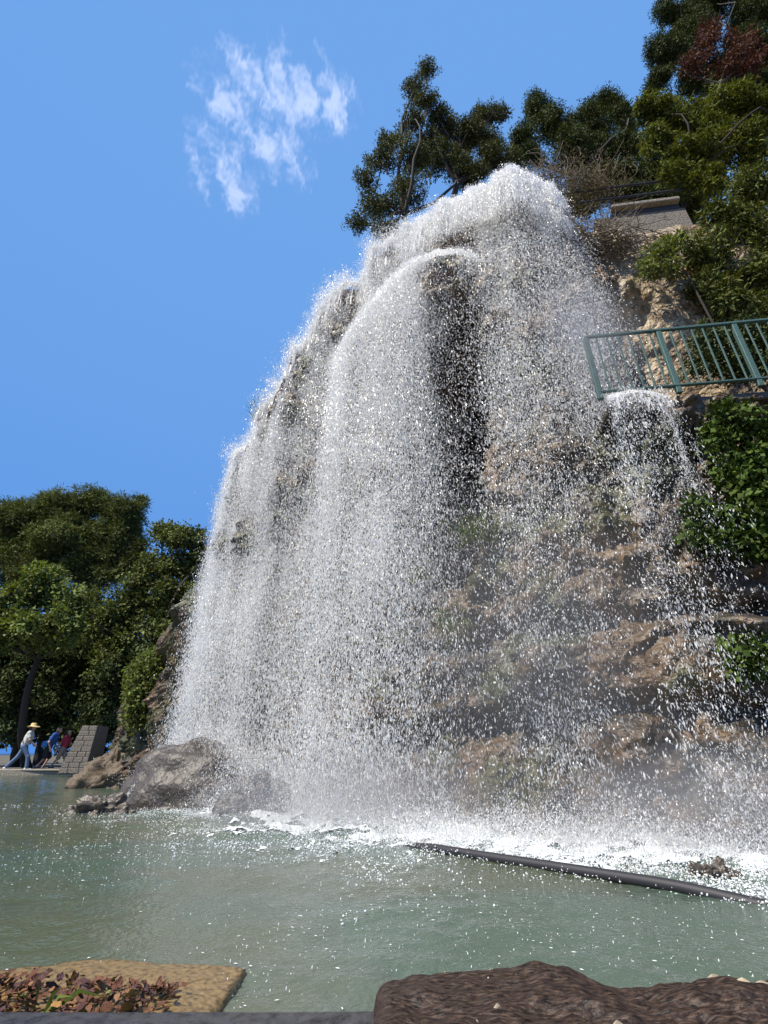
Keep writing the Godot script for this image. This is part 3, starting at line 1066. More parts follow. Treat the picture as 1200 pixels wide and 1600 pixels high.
		flakes.append(Transform3D(Basis(Vector3.UP, rng.randf() * TAU) * Basis.from_scale(Vector3(rng.randf_range(0.7, 1.6), 0.55, 1.0)), P(x, pool_height(x, d) + 0.004 + 0.03 * pow(rng.randf(), 3.0), d)))
	var fo := thing("foam", "white foam churning on the pool at the foot of the falls", "foam")
	fo.set_meta("kind", "stuff")
	put("foam_grains", drops_mesh(flakes, 12, 0.09, 0.008, 0.004, 0.011, 4, 75, 0.45), M.foam, fo).set_meta("kind", "stuff")
	# the lacy film under the grains
	var nu := 330
	var nv := 240
	var fv := PackedVector3Array()
	var dense := PackedFloat32Array()
	for j in nv:
		for i in nu:
			var x := lerpf(-3.2, 5.4, float(i) / (nu - 1))
			var d := lerpf(2.9, 8.6, float(j) / (nv - 1))
			var line_d := 0.0
			for k in strike.size() - 1:
				if x >= strike[k][0] and x <= strike[k + 1][0]: line_d = lerpf(strike[k][1], strike[k + 1][1], (x - strike[k][0]) / (strike[k + 1][0] - strike[k][0]))
			if x > 5.2: line_d = 4.4
			var off := absf(d - line_d) / ((1.25 if x < 0.4 and x > -2.2 else 0.75) if d < line_d else 1.1)
			if x < 0.5: off = absf(d - line_d + 0.55) / 1.25 + smoothstep(-2.0, -3.0, x)
			var pipe_d := lerpf(5.45, 2.6, clampf((x + 0.1) / 2.85, 0, 1))
			if x > 0.3 and d > pipe_d + 0.05 and d < 5.6: off *= 0.45
			if x > 0.5 and d < pipe_d: off += 0.5
			var lace := 1.0 - 2.4 * absf(g3(x * 75.0, d * 95.0, 30.0)) + 0.9 * g3(x * 28.0, d * 40.0, 60.0) + 0.5 * g3(x * 260.0, d * 300.0, 6.0)
			dense.append(lace - off * (0.95 if x > 0.5 else 1.05) + (0.0 if x > 0.5 else 0.05 + 0.9 * g3(x * 190.0, d * 240.0, 81.0)))
			fv.append(P(x, pool_height(x, d) + 0.008 + 0.018 * g3(x * 300.0, d * 300.0, 44.0) + 0.02 * maxf(0.0, lace - off), d))
	var film := grid_mesh(fv, PackedColorArray(), nu, nv)
	var farr := film.surface_get_arrays(0)
	var fidx: PackedInt32Array = farr[Mesh.ARRAY_INDEX]
	var fkeep := PackedInt32Array()
	for c in range(0, fidx.size(), 3):
		if minf(dense[fidx[c]], minf(dense[fidx[c + 1]], dense[fidx[c + 2]])) < 0.0: continue
		for e in 3: fkeep.append(fidx[c + e])
	farr[Mesh.ARRAY_INDEX] = fkeep
	var fm := ArrayMesh.new()
	fm.add_surface_from_arrays(Mesh.PRIMITIVE_TRIANGLES, farr)
	put("foam_film", fm, M.foam, fo).set_meta("kind", "stuff")
	# small splashes of stray drops all over the pool
	var pricks := []
	for k in 9000:
		var d := 1.9 + 7.0 * pow(rng.randf(), 0.9)
		var x := rng.randf_range(-1.0, 0.75) * (0.4 + d * 0.72)
		if g3(x * 20.0, d * 20.0, 14.0) < rng.randf_range(-0.4, 0.3): continue
		var r := drop_size(0.0014, 0.0045) * (0.5 + d * 0.16)
		if rng.randf() < 0.55:
			pricks.append(Transform3D(Basis.from_scale(Vector3(r * 0.8, r * rng.randf_range(0.8, 2.2), r * 0.8)), P(x, r + 0.004 + rng.randf() * 0.02, d)))
		else:
			pricks.append(Transform3D(Basis(Vector3.UP, gauss() * 0.5) * Basis.from_scale(Vector3(r * rng.randf_range(1.5, 3.5), r * 0.5, r * 0.8)), P(x, 0.006, d)))
	tag(scatter("splash_specks", bead_small, M.drop_solid, pricks, []), "tiny white splashes of stray drops on the green pool", "splashes")

func mist(at: Vector3, size: Vector3, density: float, turn := 0.0) -> void:
	var f := FogVolume.new()
	f.name = numbered("mist")
	f.shape = RenderingServer.FOG_VOLUME_SHAPE_ELLIPSOID
	f.size = size
	var m := FogMaterial.new()
	m.density = density
	m.albedo = Color(0.97, 0.98, 1.0)
	f.material = m
	add_child(f)
	f.position = at
	f.rotation.z = turn
	tag(f, "fine white mist drifting about the foot of the falls", "mist", "mist of the falls", "stuff")

func mists() -> void:
	for k in [1.0, 0.87, 0.74, 0.61, 0.48, 0.35]:
		mist(P(0.1, 0.05, 6.5), Vector3(4.8, 1.6, 2.4) * k, 0.15)
		mist(px(860, 1020, 5.3), Vector3(4.4, 4.6, 1.0) * k, 0.045)
		mist(px(915, 520, 5.05), Vector3(1.6, 2.8, 0.7) * k, 0.11)
		mist(px(455, 760, 9.2), Vector3(2.6, 8.0, 1.2) * k, 0.035)
		mist(P(3.7, 0.05, 4.9), Vector3(5.2, 1.7, 2.0) * k, 0.17)

func railing() -> void:
	var a := P(2.93, 5.02, 5.1)
	var step := P(4.93, 5.02, 4.84) - P(2.93, 5.02, 5.1)
	var dir := step.normalized()
	var bas := Basis(dir, Vector3.UP, dir.cross(Vector3.UP))
	var t := thing("railing", "green painted metal railing of flat bars beside the falls", "railing", a)
	var long := 5.0
	for k in [[1.12, 0.022, "top_rail"], [0.1, 0.016, "bottom_rail"]]:
		var st := begin()
		box(st, Vector3.ZERO, Vector3(long * 0.5, k[1], 0.025), bas, 0.008)
		put(k[2], st.commit(), M.rail, t, dir * long * 0.5 + Vector3(0, k[0], 0))
	var post := begin()
	box(post, Vector3.ZERO, Vector3(0.035, 0.56, 0.03), bas, 0.006)
	var pm := post.commit()
	var bar := begin()
	box(bar, Vector3.ZERO, Vector3(0.011, 0.49, 0.008), bas, 0.003)
	var bm := bar.commit()
	for i in 6:
		put("post", pm, M.rail, t, dir * i + Vector3(0, 0.54, 0) - bas.z * 0.012)
		if i < 5:
			for k in 6:
				put("bar", bm, M.rail, t, dir * (i + 0.145 * (k + 1)) + Vector3(0, 0.607, 0))
	# the path's slab that carries it
	var st2 := begin()
	box(st2, Vector3.ZERO, Vector3(5.3, 0.06, 0.62), bas, 0.02)
	tag(put("footpath", st2.commit(), M.stone_dark, null, a + dir * 5.4 + Vector3(0, -0.1, 0) - bas.z * 0.7), "narrow concrete path behind the green railing", "path", "", "structure")

func upper_path() -> void:
	var a := px(972, 325, 7.2)
	var b := px(1060, 314, 7.05)
	var t := thing("path_parapet", "grey concrete edge with dark pipe rails high above the tan wall", "parapet", a)
	var dir := (b - a).normalized()
	var bas := Basis(dir, Vector3.UP, dir.cross(Vector3.UP)).orthonormalized()
	var l := (b - a).length()
	var st := begin()
	box(st, dir * l * 0.4, Vector3(l * 0.6, 0.06, 0.1), bas, 0.02)
	put("slab_edge", st.commit(), M.concrete, t)
	st = begin()
	box(st, dir * l * 0.4 + Vector3(0, -0.16, -0.08), Vector3(l * 0.6, 0.07, 0.06), bas, 0.01)
	put("beam", st.commit(), M.iron, t)
	st = begin()
	box(st, dir * l * 0.3 + Vector3(0, -0.72, -0.12), Vector3(l * 0.8, 0.5, 0.08), bas, 0.01)
	put("retaining_wall", st.commit(), M.masonry, t)
	for h in [0.5, 0.95]:
		st = begin()
		tube(st, [dir * l * -0.7 + Vector3(0, h, -0.05), dir * l * 1.2 + Vector3(0, h, -0.05)], [0.03, 0.03], 8)
		put("rail", st.commit(), M.iron, t)

func pipe() -> void:
	var st := begin()
	var pts := []
	var radii := []
	for k in 24:
		var s := k / 23.0
		var g := P(lerpf(-0.1, 2.75, s), 0.02 - 0.035 * smoothstep(0.62, 0.8, s) - 0.12 * (1.0 - smoothstep(0.0, 0.17, s)), 0)
		g.z = -lerpf(5.45, 2.6, pow(s, 0.93)) + 0.02 * sin(s * 9.0)
		pts.append(g)
		radii.append(0.034)
	tube(st, pts, radii, 14)
	var t := put("pipe", st.commit(), M.pipe)
	tag(t, "black plastic pipe lying half sunk across the pool", "pipe")

func foreground() -> void:
	# stone slab at the water's surface
	var st := begin()
	var poly := [Vector2(-2.3, 1.6), Vector2(-2.1, 2.1), Vector2(-1.62, 2.28), Vector2(-1.38, 2.5), Vector2(-0.48, 2.36), Vector2(-0.47, 2.2), Vector2(-0.5, 1.6)]
	var nu := 90
	var nv := 60
	var v := PackedVector3Array()
	for j in nv:
		for i in nu:
			var x := lerpf(-2.4, -0.42, float(i) / (nu - 1))
			var d := lerpf(1.6, 2.58, float(j) / (nv - 1))
			var far := -1e9
			for k in range(0, poly.size() - 1):
				var e: Vector2 = (poly[k + 1] - poly[k]).normalized()
				far = maxf(far, (Vector2(x, d) - poly[k]).dot(Vector2(-e.y, e.x)))
			far += 0.03 * g3(x * 90.0, d * 90.0, 1.0)
			var y := 0.028 - 0.2 * smoothstep(-0.03, 0.035, far) + 0.008 * g3(x * 160.0, d * 160.0, 3.0) - 0.012 * smoothstep(-0.16, -0.02, far)
			v.append(P(x, y, d))
	tag(put("stone_slab", grid_mesh(v, PackedColorArray(), nu, nv), M.slab), "wet ochre stone slab level with the water under dead leaves", "slab")
	# dead leaves heaped on it
	var pile := thing("leaf_pile", "heap of brown dead leaves lying on the wet stone slab", "leaves", P(-1.2, 0.03, 1.95))
	var mats := []
	for c in [[0.11, 0.05, 0.035], [0.16, 0.075, 0.045], [0.07, 0.035, 0.03], [0.24, 0.13, 0.07], [0.30, 0.17, 0.06], [0.13, 0.07, 0.05], [0.09, 0.05, 0.055], [0.2, 0.2, 0.07]]:
		mats.append(leaf_mat(c[0], c[1], c[2], 0.2, 0.45))
		mats[-1].vertex_color_use_as_albedo = false
	var shapes := []
	for k in 6: shapes.append(dead_leaf(k))
	var n := 0
	while n < 290:
		var x := rng.randf_range(-1.6, -0.62)
		var d := rng.randf_range(1.68, 2.3)
		var edge := lerpf(2.26, 2.12, clampf((x + 1.5) / 0.8, 0, 1)) + 0.05 * g3(x * 60.0, 1.0, 2.0)
		if d > edge or x > lerpf(-0.78, -0.62, clampf((d - 1.7) / 0.5, 0, 1)): continue
		n += 1
		var s := rng.randf_range(0.5, 0.95)
		var o := put("leaf", shapes[rng.randi() % 6], mats[mini(int(rng.randf() * 8.0), 7 if rng.randf() < 0.3 else 6)], pile, P(x, 0.012 + 0.045 * pow(rng.randf(), 1.2) * smoothstep(0.0, 0.12, edge - d), d) - P(-1.2, 0, 1.95))
		o.basis = Basis(Vector3.UP, rng.randf() * TAU) * Basis.from_euler(Vector3(gauss() * 0.45, 0, gauss() * 0.45)) * Basis.from_scale(Vector3.ONE * s)
	var under := []
	var k_under := 0
	while k_under < 500:
		var x := rng.randf_range(-1.65, -0.64)
		var d := rng.randf_range(1.68, 2.24)
		if d > lerpf(2.24, 2.1, clampf((x + 1.5) / 0.8, 0, 1)): continue
		k_under += 1
		under.append(Transform3D(Basis(Vector3.UP, rng.randf() * TAU) * Basis.from_euler(Vector3(gauss() * 0.4, 0, gauss() * 0.4)) * Basis.from_scale(Vector3.ONE * rng.randf_range(0.45, 0.8)), P(x, 0.008 + 0.02 * rng.randf(), d) - P(-1.2, 0, 1.95)))
	scatter("leaf_litter", shapes[1], mats[0], under, [], pile)
	# a green sprig and a pale stick among them
	st = begin()
	for k in 7:
		blade(st, P(-1.0, 0.03, 1.9) + Vector3(gauss() * 0.02, 0, gauss() * 0.01), Vector3(0.09 * gauss() + 0.03, 0.09, 0.04 * gauss()), 0.006)
	tag(put("sprig", st.commit(), M.grass), "bright green leafy sprig among the dead leaves", "sprig")
	st = begin()
	tube(st, [P(-1.33, 0.075, 1.93), P(-1.24, 0.083, 1.935), P(-1.16, 0.08, 1.94)], [0.005, 0.006, 0.004], 6)
	tag(put("stick", st.commit(), surface(lin(0.6, 0.55, 0.42), 0.7)), "thin pale stick lying on the dead leaves", "stick")
	# the near rim of the pool
	st = begin()
	var prof := []
	for k in 9:
		var an := PI * 0.5 * k / 8.0
		prof.append(Vector2(1.70 + 0.03 * sin(an), 0.09 + 0.03 * cos(an)))
	prof.append(Vector2(1.73, -0.4))
	prof.push_front(Vector2(1.3, 0.12))
	prof.push_front(Vector2(1.3, -0.4))
	var rv := PackedVector3Array()
	var cu := 120
	for j in prof.size():
		for i in cu:
			var x := lerpf(6.0, -6.0, float(i) / (cu - 1))
			rv.append(P(x, prof[j].y + 0.004 * g3(x * 90.0, j * 20.0, 0.0), prof[j].x + 0.01 * g3(x * 40.0, 3.0, 0.0)))
	tag(put("pool_rim", grid_mesh(rv, PackedColorArray(), cu, prof.size()), M.coping), "dark worn stone rim along the near side of the pool", "rim")
	foreground_rock()

func blade(st: SurfaceTool, at: Vector3, grow: Vector3, w: float) -> void:
	var side := grow.cross(Vector3(gauss(), gauss(), gauss())).normalized() * w
	var mid := at + grow * 0.55 + Vector3(0, grow.length() * 0.08, 0)
	var tip := at + grow - Vector3(0, grow.length() * 0.22, 0)
	for q in [at - side * 0.4, mid - side, at + side * 0.4, at + side * 0.4, mid - side, mid + side, mid - side, tip, mid + side]:
		st.set_color(Color.WHITE)
		st.set_normal(side.cross(grow).normalized())
		st.add_vertex(q)

func dead_leaf(k: int) -> ArrayMesh:
	var nu := 7
	var nv := 5
	var v := PackedVector3Array()
	var r := RandomNumberGenerator.new()
	r.seed = 40 + k
	var curl := r.randf_range(-9.0, 16.0)
	var wave := r.randf_range(0.002, 0.005)
	for j in nv:
		for i in nu:
			var s := float(i) / (nu - 1)
			var w := 0.016 * pow(sin(PI * pow(s, 0.8) * 0.96 + 0.06), 0.8) * (0.8 + 0.08 * k)
			var t := float(j) / (nv - 1) * 2.0 - 1.0
			var x := (s - 0.5) * 0.062
			v.append(Vector3(x, curl * (x * x * 0.5 + t * t * w * w) + wave * sin(s * 11.0 + t * 3.0 + k), -t * w))
	return grid_mesh(v, PackedColorArray(), nu, nv)

func foreground_rock() -> void:
	var tops := [[-0.035, 0.10], [-0.02, 0.175], [0.05, 0.185], [0.17, 0.19], [0.3, 0.2], [0.42, 0.208], [0.48, 0.212], [0.55, 0.195], [0.64, 0.172], [0.72, 0.178], [0.8, 0.195], [0.9, 0.208], [1.02, 0.2], [1.3, 0.21], [1.8, 0.15]]
	var nu := 260
	var nv := 90
	var v := PackedVector3Array()
	for j in nv:
		for i in nu:
			var x := lerpf(-0.04, 1.8, pow(float(i) / (nu - 1), 1.15))
			var top := 0.2
			for k in tops.size() - 1:
				if x >= tops[k][0] and x <= tops[k + 1][0]: top = lerpf(tops[k][1], tops[k + 1][1], smoothstep(tops[k][0], tops[k + 1][0], x))
			top = 0.172 + (top - 0.19) * 0.6
			# a round section from the near side over the top to the water side
			var a := PI * (1.0 - float(j) / (nv - 1))
			var ends := sqrt(maxf(0.0, 1.0 - pow(clampf((0.01 - x) / 0.05, 0.0, 1.0), 2.0)))
			var y := -0.05 + (top + 0.05) * pow(maxf(sin(a), 0.0), 0.32) * lerpf(0.5, 1.0, ends)
			var d := 1.62 - cos(a) * -0.34 * (0.8 + 0.2 * sin(x * 5.0))
			var k1 := g3(x * 26.0 + 8.0 * g3(x * 20.0, d * 30.0, 1.0), d * 150.0, y * 100.0)
			var k2 := g3(x * 90.0, d * 420.0 + 60.0 * g3(x * 25.0, 2.0, d * 30.0), y * 300.0)
			var k3 := g3(x * 300.0, d * 600.0, y * 500.0)
			var lift := 0.018 * k1 + 0.022 * k2 + 0.012 * k3
			v.append(P(x - 0.02 * (1.0 - ends) * g3(y * 200.0, d * 200.0, 3.0), y + lift * sin(a), d + lift * cos(a) * 0.8))
	var o := put("rock", grid_mesh(v, PackedColorArray(), nu, nv), M.rim_rock)
	tag(o, "wet dark brown grooved rock with pale flecks on the pool rim", "rock")
	# pale chips stuck on it
	for q in [[0.885, 1.72, 0.02, 0.5], [0.93, 1.66, 0.012, -0.4], [1.0, 1.70, 0.022, 0.15], [0.16, 1.42, 0.012, 0.5], [0.1, 1.36, 0.014, 1.0], [0.53, 1.5, 0.01, 0.2], [0.27, 1.55, 0.008, 0.2]]:
		var best := 0.0
		for p in v:
			if absf(p.x - q[0]) < 0.012 and absf(-p.z - q[1]) < 0.02: best = maxf(best, p.y)
		var cv := PackedVector3Array()
		for j in 7:
			for i in 15:
				var an := TAU * (i % 14) / 14.0
				var rr: float = q[2] * j / 6.0 * (0.7 + 0.9 * absf(g3(cos(an) * 90.0 + q[0] * 300.0, sin(an) * 90.0, 2.0)))
				cv.append(Vector3(cos(an) * rr * 1.5, 0.0025 * (1.0 - pow(j / 6.0, 2.0)) - 0.006 * (j / 6.0), -sin(an) * rr * 0.4))
		var ch := put("pale_chip", grid_mesh(cv, PackedColorArray(), 15, 7), M.chip, o, P(q[0], best + 0.002, q[1]))
		ch.rotation.y = q[3]
	var flecks := []
	while flecks.size() < 160:
		var p := v[rng.randi() % v.size()]
		if p.y < 0.06 or g3(p.x * 60.0, p.z * 90.0, 3.0) < rng.randf_range(-0.1, 0.35): continue
		flecks.append(Transform3D(any_turn() * Basis.from_scale(Vector3(1.0, 0.4, 0.7) * drop_size(0.001, 0.0045)), p))
	scatter("pale_flecks", bead(6, 5, 0.2), M.chip, flecks, [], o)

func grass_tuft(label: String, u: float, v: float, d: float, half: Vector2, n: int, length: float) -> void:
	var at := px(u, v, d)
	var st := begin()
	for k in n:
		var p := Vector3(gauss() * half.x, gauss() * half.y, gauss() * half.x * 0.6)
		blade(st, p, Vector3(gauss() * 0.45, 0.75 + 0.3 * gauss(), 0.35 + gauss() * 0.35) * length * rng.randf_range(0.5, 1.1), 0.006)
	tag(put("grass_tuft", st.commit(), M.grass, null, at), label, "grass", "tufts growing on the wet rock")

func dry_shrub(label: String, u: float, v: float, d: float, w: float, h: float, n: int, lean: Vector3, leaves: int) -> void:
	var root := px(u, v, d)
	var t := thing("dry_shrub", label, "shrub", root, "dry shrubs beside the crest of the falls")
	var k := metre_per_pixel(root)
	var st := begin()
	for i in n:
		var a := Vector3(gauss() * w, gauss() * h * 0.25, gauss() * w * 0.6) * k * 0.5
		var e := a + Vector3(gauss() * 0.6, 0.6 + gauss() * 0.5, gauss() * 0.4) * h * k * 0.7 + lean * h * k * rng.randf()
		limb(st, a, e, 0.011, 0.004, 0.12, 3)
	put("twigs", st.commit(), M.bark_pale, t)
	var where := []
	var tints := []
	for i in leaves:
		where.append(Transform3D(any_turn(), Vector3(gauss() * w, gauss() * h * 0.6 + h * 0.3, gauss() * w * 0.6) * k * 0.6))
		tints.append(Color.WHITE * rng.randf_range(0.6, 1.3))
	scatter("leaves", M.c_small, M.leaf_dry, where, tints, t)

func vegetation() -> void:
	var c_oak := leaf_cluster(22, 0.16, 0.075, 0.038, 101)
	var c_far := leaf_cluster(26, 0.42, 0.20, 0.11, 102)
	var c_pine := leaf_cluster(50, 0.45, 0.24, 0.05, 103, 0.4, 0.6)
	var c_broad := leaf_cluster(22, 0.14, 0.11, 0.036, 104, 0.4)
	var c_ivy := leaf_cluster(14, 0.10, 0.06, 0.055, 105)
	M.c_small = leaf_cluster(14, 0.14, 0.05, 0.018, 106)
	var top := "trees on the cliff above the falls"
	plant("oak_tree", "airy dark oak leaning out over the left of the crest", "tree", top, P(0.55, 11.2, 8.2), px(632, 335, 8.2), 0.13, [[668, 110, 18, 16], [645, 138, 20, 18], [668, 158, 22, 18], [645, 188, 24, 20], [608, 217, 24, 18], [598, 252, 30, 22], [568, 286, 20, 18], [590, 322, 36, 26], [556, 352, 19, 17], [605, 365, 32, 20], [640, 245, 34, 28], [640, 300, 36, 26]], 8.2, c_oak, M.leaf_oak, 1.6, 0.2, M.bark)
	plant("oak_tree", "dark rounded oak right behind the middle of the crest", "tree", top, P(1.6, 11.8, 8.6), px(715, 285, 8.6), 0.15, [[690, 190, 26, 26], [722, 212, 32, 30], [700, 250, 40, 30], [765, 175, 30, 22], [760, 212, 36, 28], [780, 245, 36, 24], [735, 270, 36, 22], [675, 225, 25, 25]], 8.6, c_oak, M.leaf_oak, 2.3, 0.2, M.bark)
	plant("evergreen_tree", "dense evergreen tree behind the dry shrubs by the crest", "tree", top, P(4.1, 11.5, 9.6), px(900, 275, 9.4), 0.16, [[845, 168, 26, 26], [862, 205, 38, 30], [825, 222, 30, 30], [940, 165, 34, 22], [920, 200, 42, 32], [975, 192, 26, 26], [900, 240, 56, 32], [965, 245, 50, 32], [820, 250, 30, 20]], 9.4, c_oak, M.leaf_dark, 2.8, 0.2, M.bark)
	plant("evergreen_tree", "tall dark evergreen tree with a reddish shrub before it", "tree", top, P(8.0, 11.0, 8.6), px(1120, 190, 8.8), 0.09, [[1062, 25, 36, 30], [1042, 85, 30, 28], [1115, 5, 46, 30], [1175, 20, 46, 40], [1028, 128, 22, 20], [1095, 120, 36, 30], [1165, 95, 46, 36], [1080, 60, 36, 30], [1130, 150, 40, 30], [1200, 140, 40, 40]], 8.4, c_oak, M.leaf_dark, 4.2, 0.2, M.bark)
	plant("red_shrub", "shrub with dull red leaves below the tall evergreen", "shrub", "", P(7.3, 11.0, 7.8), px(1125, 130, 7.7), 0.06, [[1118, 72, 34, 26], [1150, 100, 40, 20], [1090, 95, 30, 14], [1160, 70, 26, 20], [1180, 110, 26, 14], [1110, 45, 18, 16]], 7.6, c_broad, M.leaf_red, 0.8, 0.2, M.bark)
	var slope := "leafy shrubs on the slope above the railing"
	plant("broadleaf_shrub", "shady dark shrub behind the pipe rails of the parapet", "shrub", slope, P(6.6, 11.0, 8.9), px(1010, 300, 8.8), 0.06, [[955, 285, 40, 26], [1000, 280, 40, 30], [1040, 295, 40, 30], [985, 312, 36, 22], [1070, 325, 34, 34], [930, 305, 30, 22], [1020, 320, 36, 18], [900, 320, 30, 24]], 8.6, c_oak, M.leaf_dark, 4.0, 0.2, M.bark)
	plant("broadleaf_shrub", "yellowish green shrub with long leaves above the parapet", "shrub", slope, P(6.6, 11.0, 7.4), px(1080, 280, 7.3), 0.09, [[1030, 180, 36, 26], [1082, 188, 44, 30], [1150, 170, 50, 34], [1022, 225, 30, 26], [1082, 245, 44, 34], [1150, 240, 54, 44], [1200, 190, 40, 40], [1055, 275, 22, 20], [1105, 295, 40, 30], [1120, 215, 40, 30]], 7.0, c_broad, M.leaf_yellow, 2.3, 0.2, M.bark)
	plant("broadleaf_shrub", "green leafy shrub hanging down beside the tan wall", "shrub", slope, P(6.9, 8.0, 6.4), px(1150, 430, 6.1), 0.06, [[1175, 300, 46, 40], [1170, 370, 46, 46], [1122, 345, 36, 30], [1110, 400, 40, 30], [1180, 440, 46, 40], [1100, 450, 40, 26], [1155, 480, 50, 24], [1205, 400, 30, 60]], 6.0, c_broad, M.leaf_mid, 1.9, 0.19, M.bark)
	plant("broadleaf_shrub", "bright green young branches spreading over the tan wall", "shrub", slope, P(5.75, 6.4, 5.9), px(1075, 430, 5.8), 0.025, [[1040, 388, 22, 13], [1010, 424, 20, 11], [1068, 380, 16, 14], [1050, 420, 18, 12], [1030, 400, 20, 10]], 5.8, c_broad, M.leaf_light, 1.3, 0.19, M.bark)
	plant("broadleaf_shrub", "dark leafy shrub behind the bars of the green railing", "shrub", slope, P(6.0, 4.9, 5.6), px(1160, 570, 5.55), 0.04, [[1120, 540, 34, 34], [1170, 530, 40, 34], [1160, 575, 46, 26], [1205, 560, 40, 40], [1090, 570, 22, 20]], 5.5, c_oak, M.leaf_dark, 2.0, 0.2, M.bark)
	# ivy on the wet wall below the railing
	for q in [["glossy ivy hanging on the wall below the railing", [[1150, 655, 46, 28], [1185, 690, 36, 40], [1120, 690, 26, 24], [1160, 735, 44, 32]]], ["bright green ivy mat low on the right wall", [[1150, 800, 60, 32], [1190, 770, 40, 36], [1110, 845, 44, 20], [1180, 850, 46, 30], [1090, 800, 22, 22]]], ["small dark plant rooted in a crack of the brown rock", [[1170, 1020, 28, 22], [1195, 1040, 24, 26], [1150, 1045, 18, 14]]]]:
		var c := px(q[1][0][0], q[1][0][1], 5.0)
		plant("ivy", q[0], "ivy", "ivy on the wall below the railing", c + Vector3(0, -0.2, -0.3), c + Vector3(0, 0, -0.15), 0.02, q[1], 4.85, c_ivy, M.leaf_ivy, 2.0, 0.14, M.bark, 0.45)
	grass_tuft("bright grass on the ledge at the mouth of the hollow", 742, 838, 6.25, Vector2(0.17, 0.1), 320, 0.3)
	grass_tuft("grass hanging beside the dark crack in the layered rock", 702, 985, 6.3, Vector2(0.1, 0.13), 130, 0.26)
	grass_tuft("small grass tuft on the rock left of the hollow", 655, 905, 6.8, Vector2(0.08, 0.08), 80, 0.22)
	grass_tuft("feathery green plant on the left edge of the falls", 408, 655, 9.9, Vector2(0.12, 0.14), 160, 0.42)
	dry_shrub("dry grey shrub with upright bare twigs at the crest", 850, 290, 6.9, 38, 46, 130, Vector3(0, 0.5, 0), 30)
	dry_shrub("tangled grey brown shrub between the crest and the tan wall", 930, 390, 6.3, 66, 80, 380, Vector3(0.2, -0.6, 0), 150)
	dry_shrub("brownish leafy shrub above the tangled twigs", 910, 300, 7.4, 60, 50, 200, Vector3(0.1, 0.2, 0), 500)
	# beyond the pool
	var far := "trees beyond the pool"
	plant("umbrella_pine", "broad domed pine rising above all trees beyond the pool", "tree", far, P(-21.0, 0.1, 33.0), px(95, 960, 33.0), 0.35, [[130, 795, 50, 26], [60, 808, 56, 36], [195, 815, 36, 40], [110, 845, 76, 40], [5, 835, 56, 46], [195, 865, 36, 34], [150, 890, 56, 30], [40, 890, 56, 36], [-60, 850, 60, 60]], 33.0, c_pine, M.leaf_pine, 3.6, 0.6, M.bark)
	plant("broadleaf_tree", "mid green tree standing between the pine and the falls", "tree", far, P(-12.0, 2.0, 26.0), px(245, 1010, 26.0), 0.25, [[292, 850, 36, 26], [258, 838, 26, 16], [312, 890, 36, 44], [250, 885, 36, 30], [218, 925, 40, 32], [190, 950, 40, 32], [280, 940, 46, 40], [180, 1000, 44, 44], [250, 1000, 50, 45], [135, 950, 26, 20], [320, 960, 30, 50]], 26.0, c_far, M.leaf_mid, 2.2, 0.5, M.bark)
	plant("broadleaf_tree", "light green tree spreading in front of the pine", "tree", far, P(-16.0, 0.1, 24.5), px(60, 1030, 23.0), 0.2, [[62, 915, 44, 28], [92, 948, 38, 32], [28, 945, 40, 32], [60, 985, 60, 28], [112, 980, 24, 22], [5, 985, 44, 30], [-50, 960, 50, 40]], 22.0, c_far, M.leaf_light, 2.2, 0.5, M.bark)
	plant("broadleaf_tree", "dark shady tree over the people on the walkway", "tree", far, P(-19.0, 0.1, 28.0), px(80, 1110, 28.0), 0.25, [[40, 1045, 70, 40], [140, 1050, 60, 40], [20, 1100, 60, 36], [100, 1095, 56, 36], [160, 1100, 46, 40], [-60, 1060, 60, 60], [60, 1140, 60, 30], [130, 1150, 46, 26], [130, 1000, 60, 40], [90, 1030, 60, 36], [180, 1040, 46, 40], [10, 1010, 60, 40]], 28.0, c_far, M.leaf_dark, 2.4, 0.5, M.bark, 1.2)
	plant("broadleaf_tree", "dark undergrowth tree behind the stone buttress", "tree", far, P(-12.5, 2.0, 27.0), px(190, 1100, 27.0), 0.22, [[200, 1060, 46, 46], [250, 1070, 50, 60], [170, 1120, 40, 40], [215, 1130, 46, 40], [280, 1100, 50, 60]], 27.0, c_far, M.leaf_dark, 2.4, 0.5, M.bark, 1.2)
	plant("ivy", "sunlit green creeper hanging over the bank by the falls", "ivy", "", P(-6.0, 2.6, 13.6), px(235, 1055, 13.2), 0.06, [[238, 1038, 24, 16], [216, 1058, 22, 20], [240, 1068, 22, 30], [216, 1090, 20, 24], [212, 1120, 13, 22], [232, 1100, 18, 24]], 12.6, leaf_cluster(22, 0.2, 0.1, 0.06, 107), M.leaf_light, 2.4, 0.24, M.bark, 0.8)

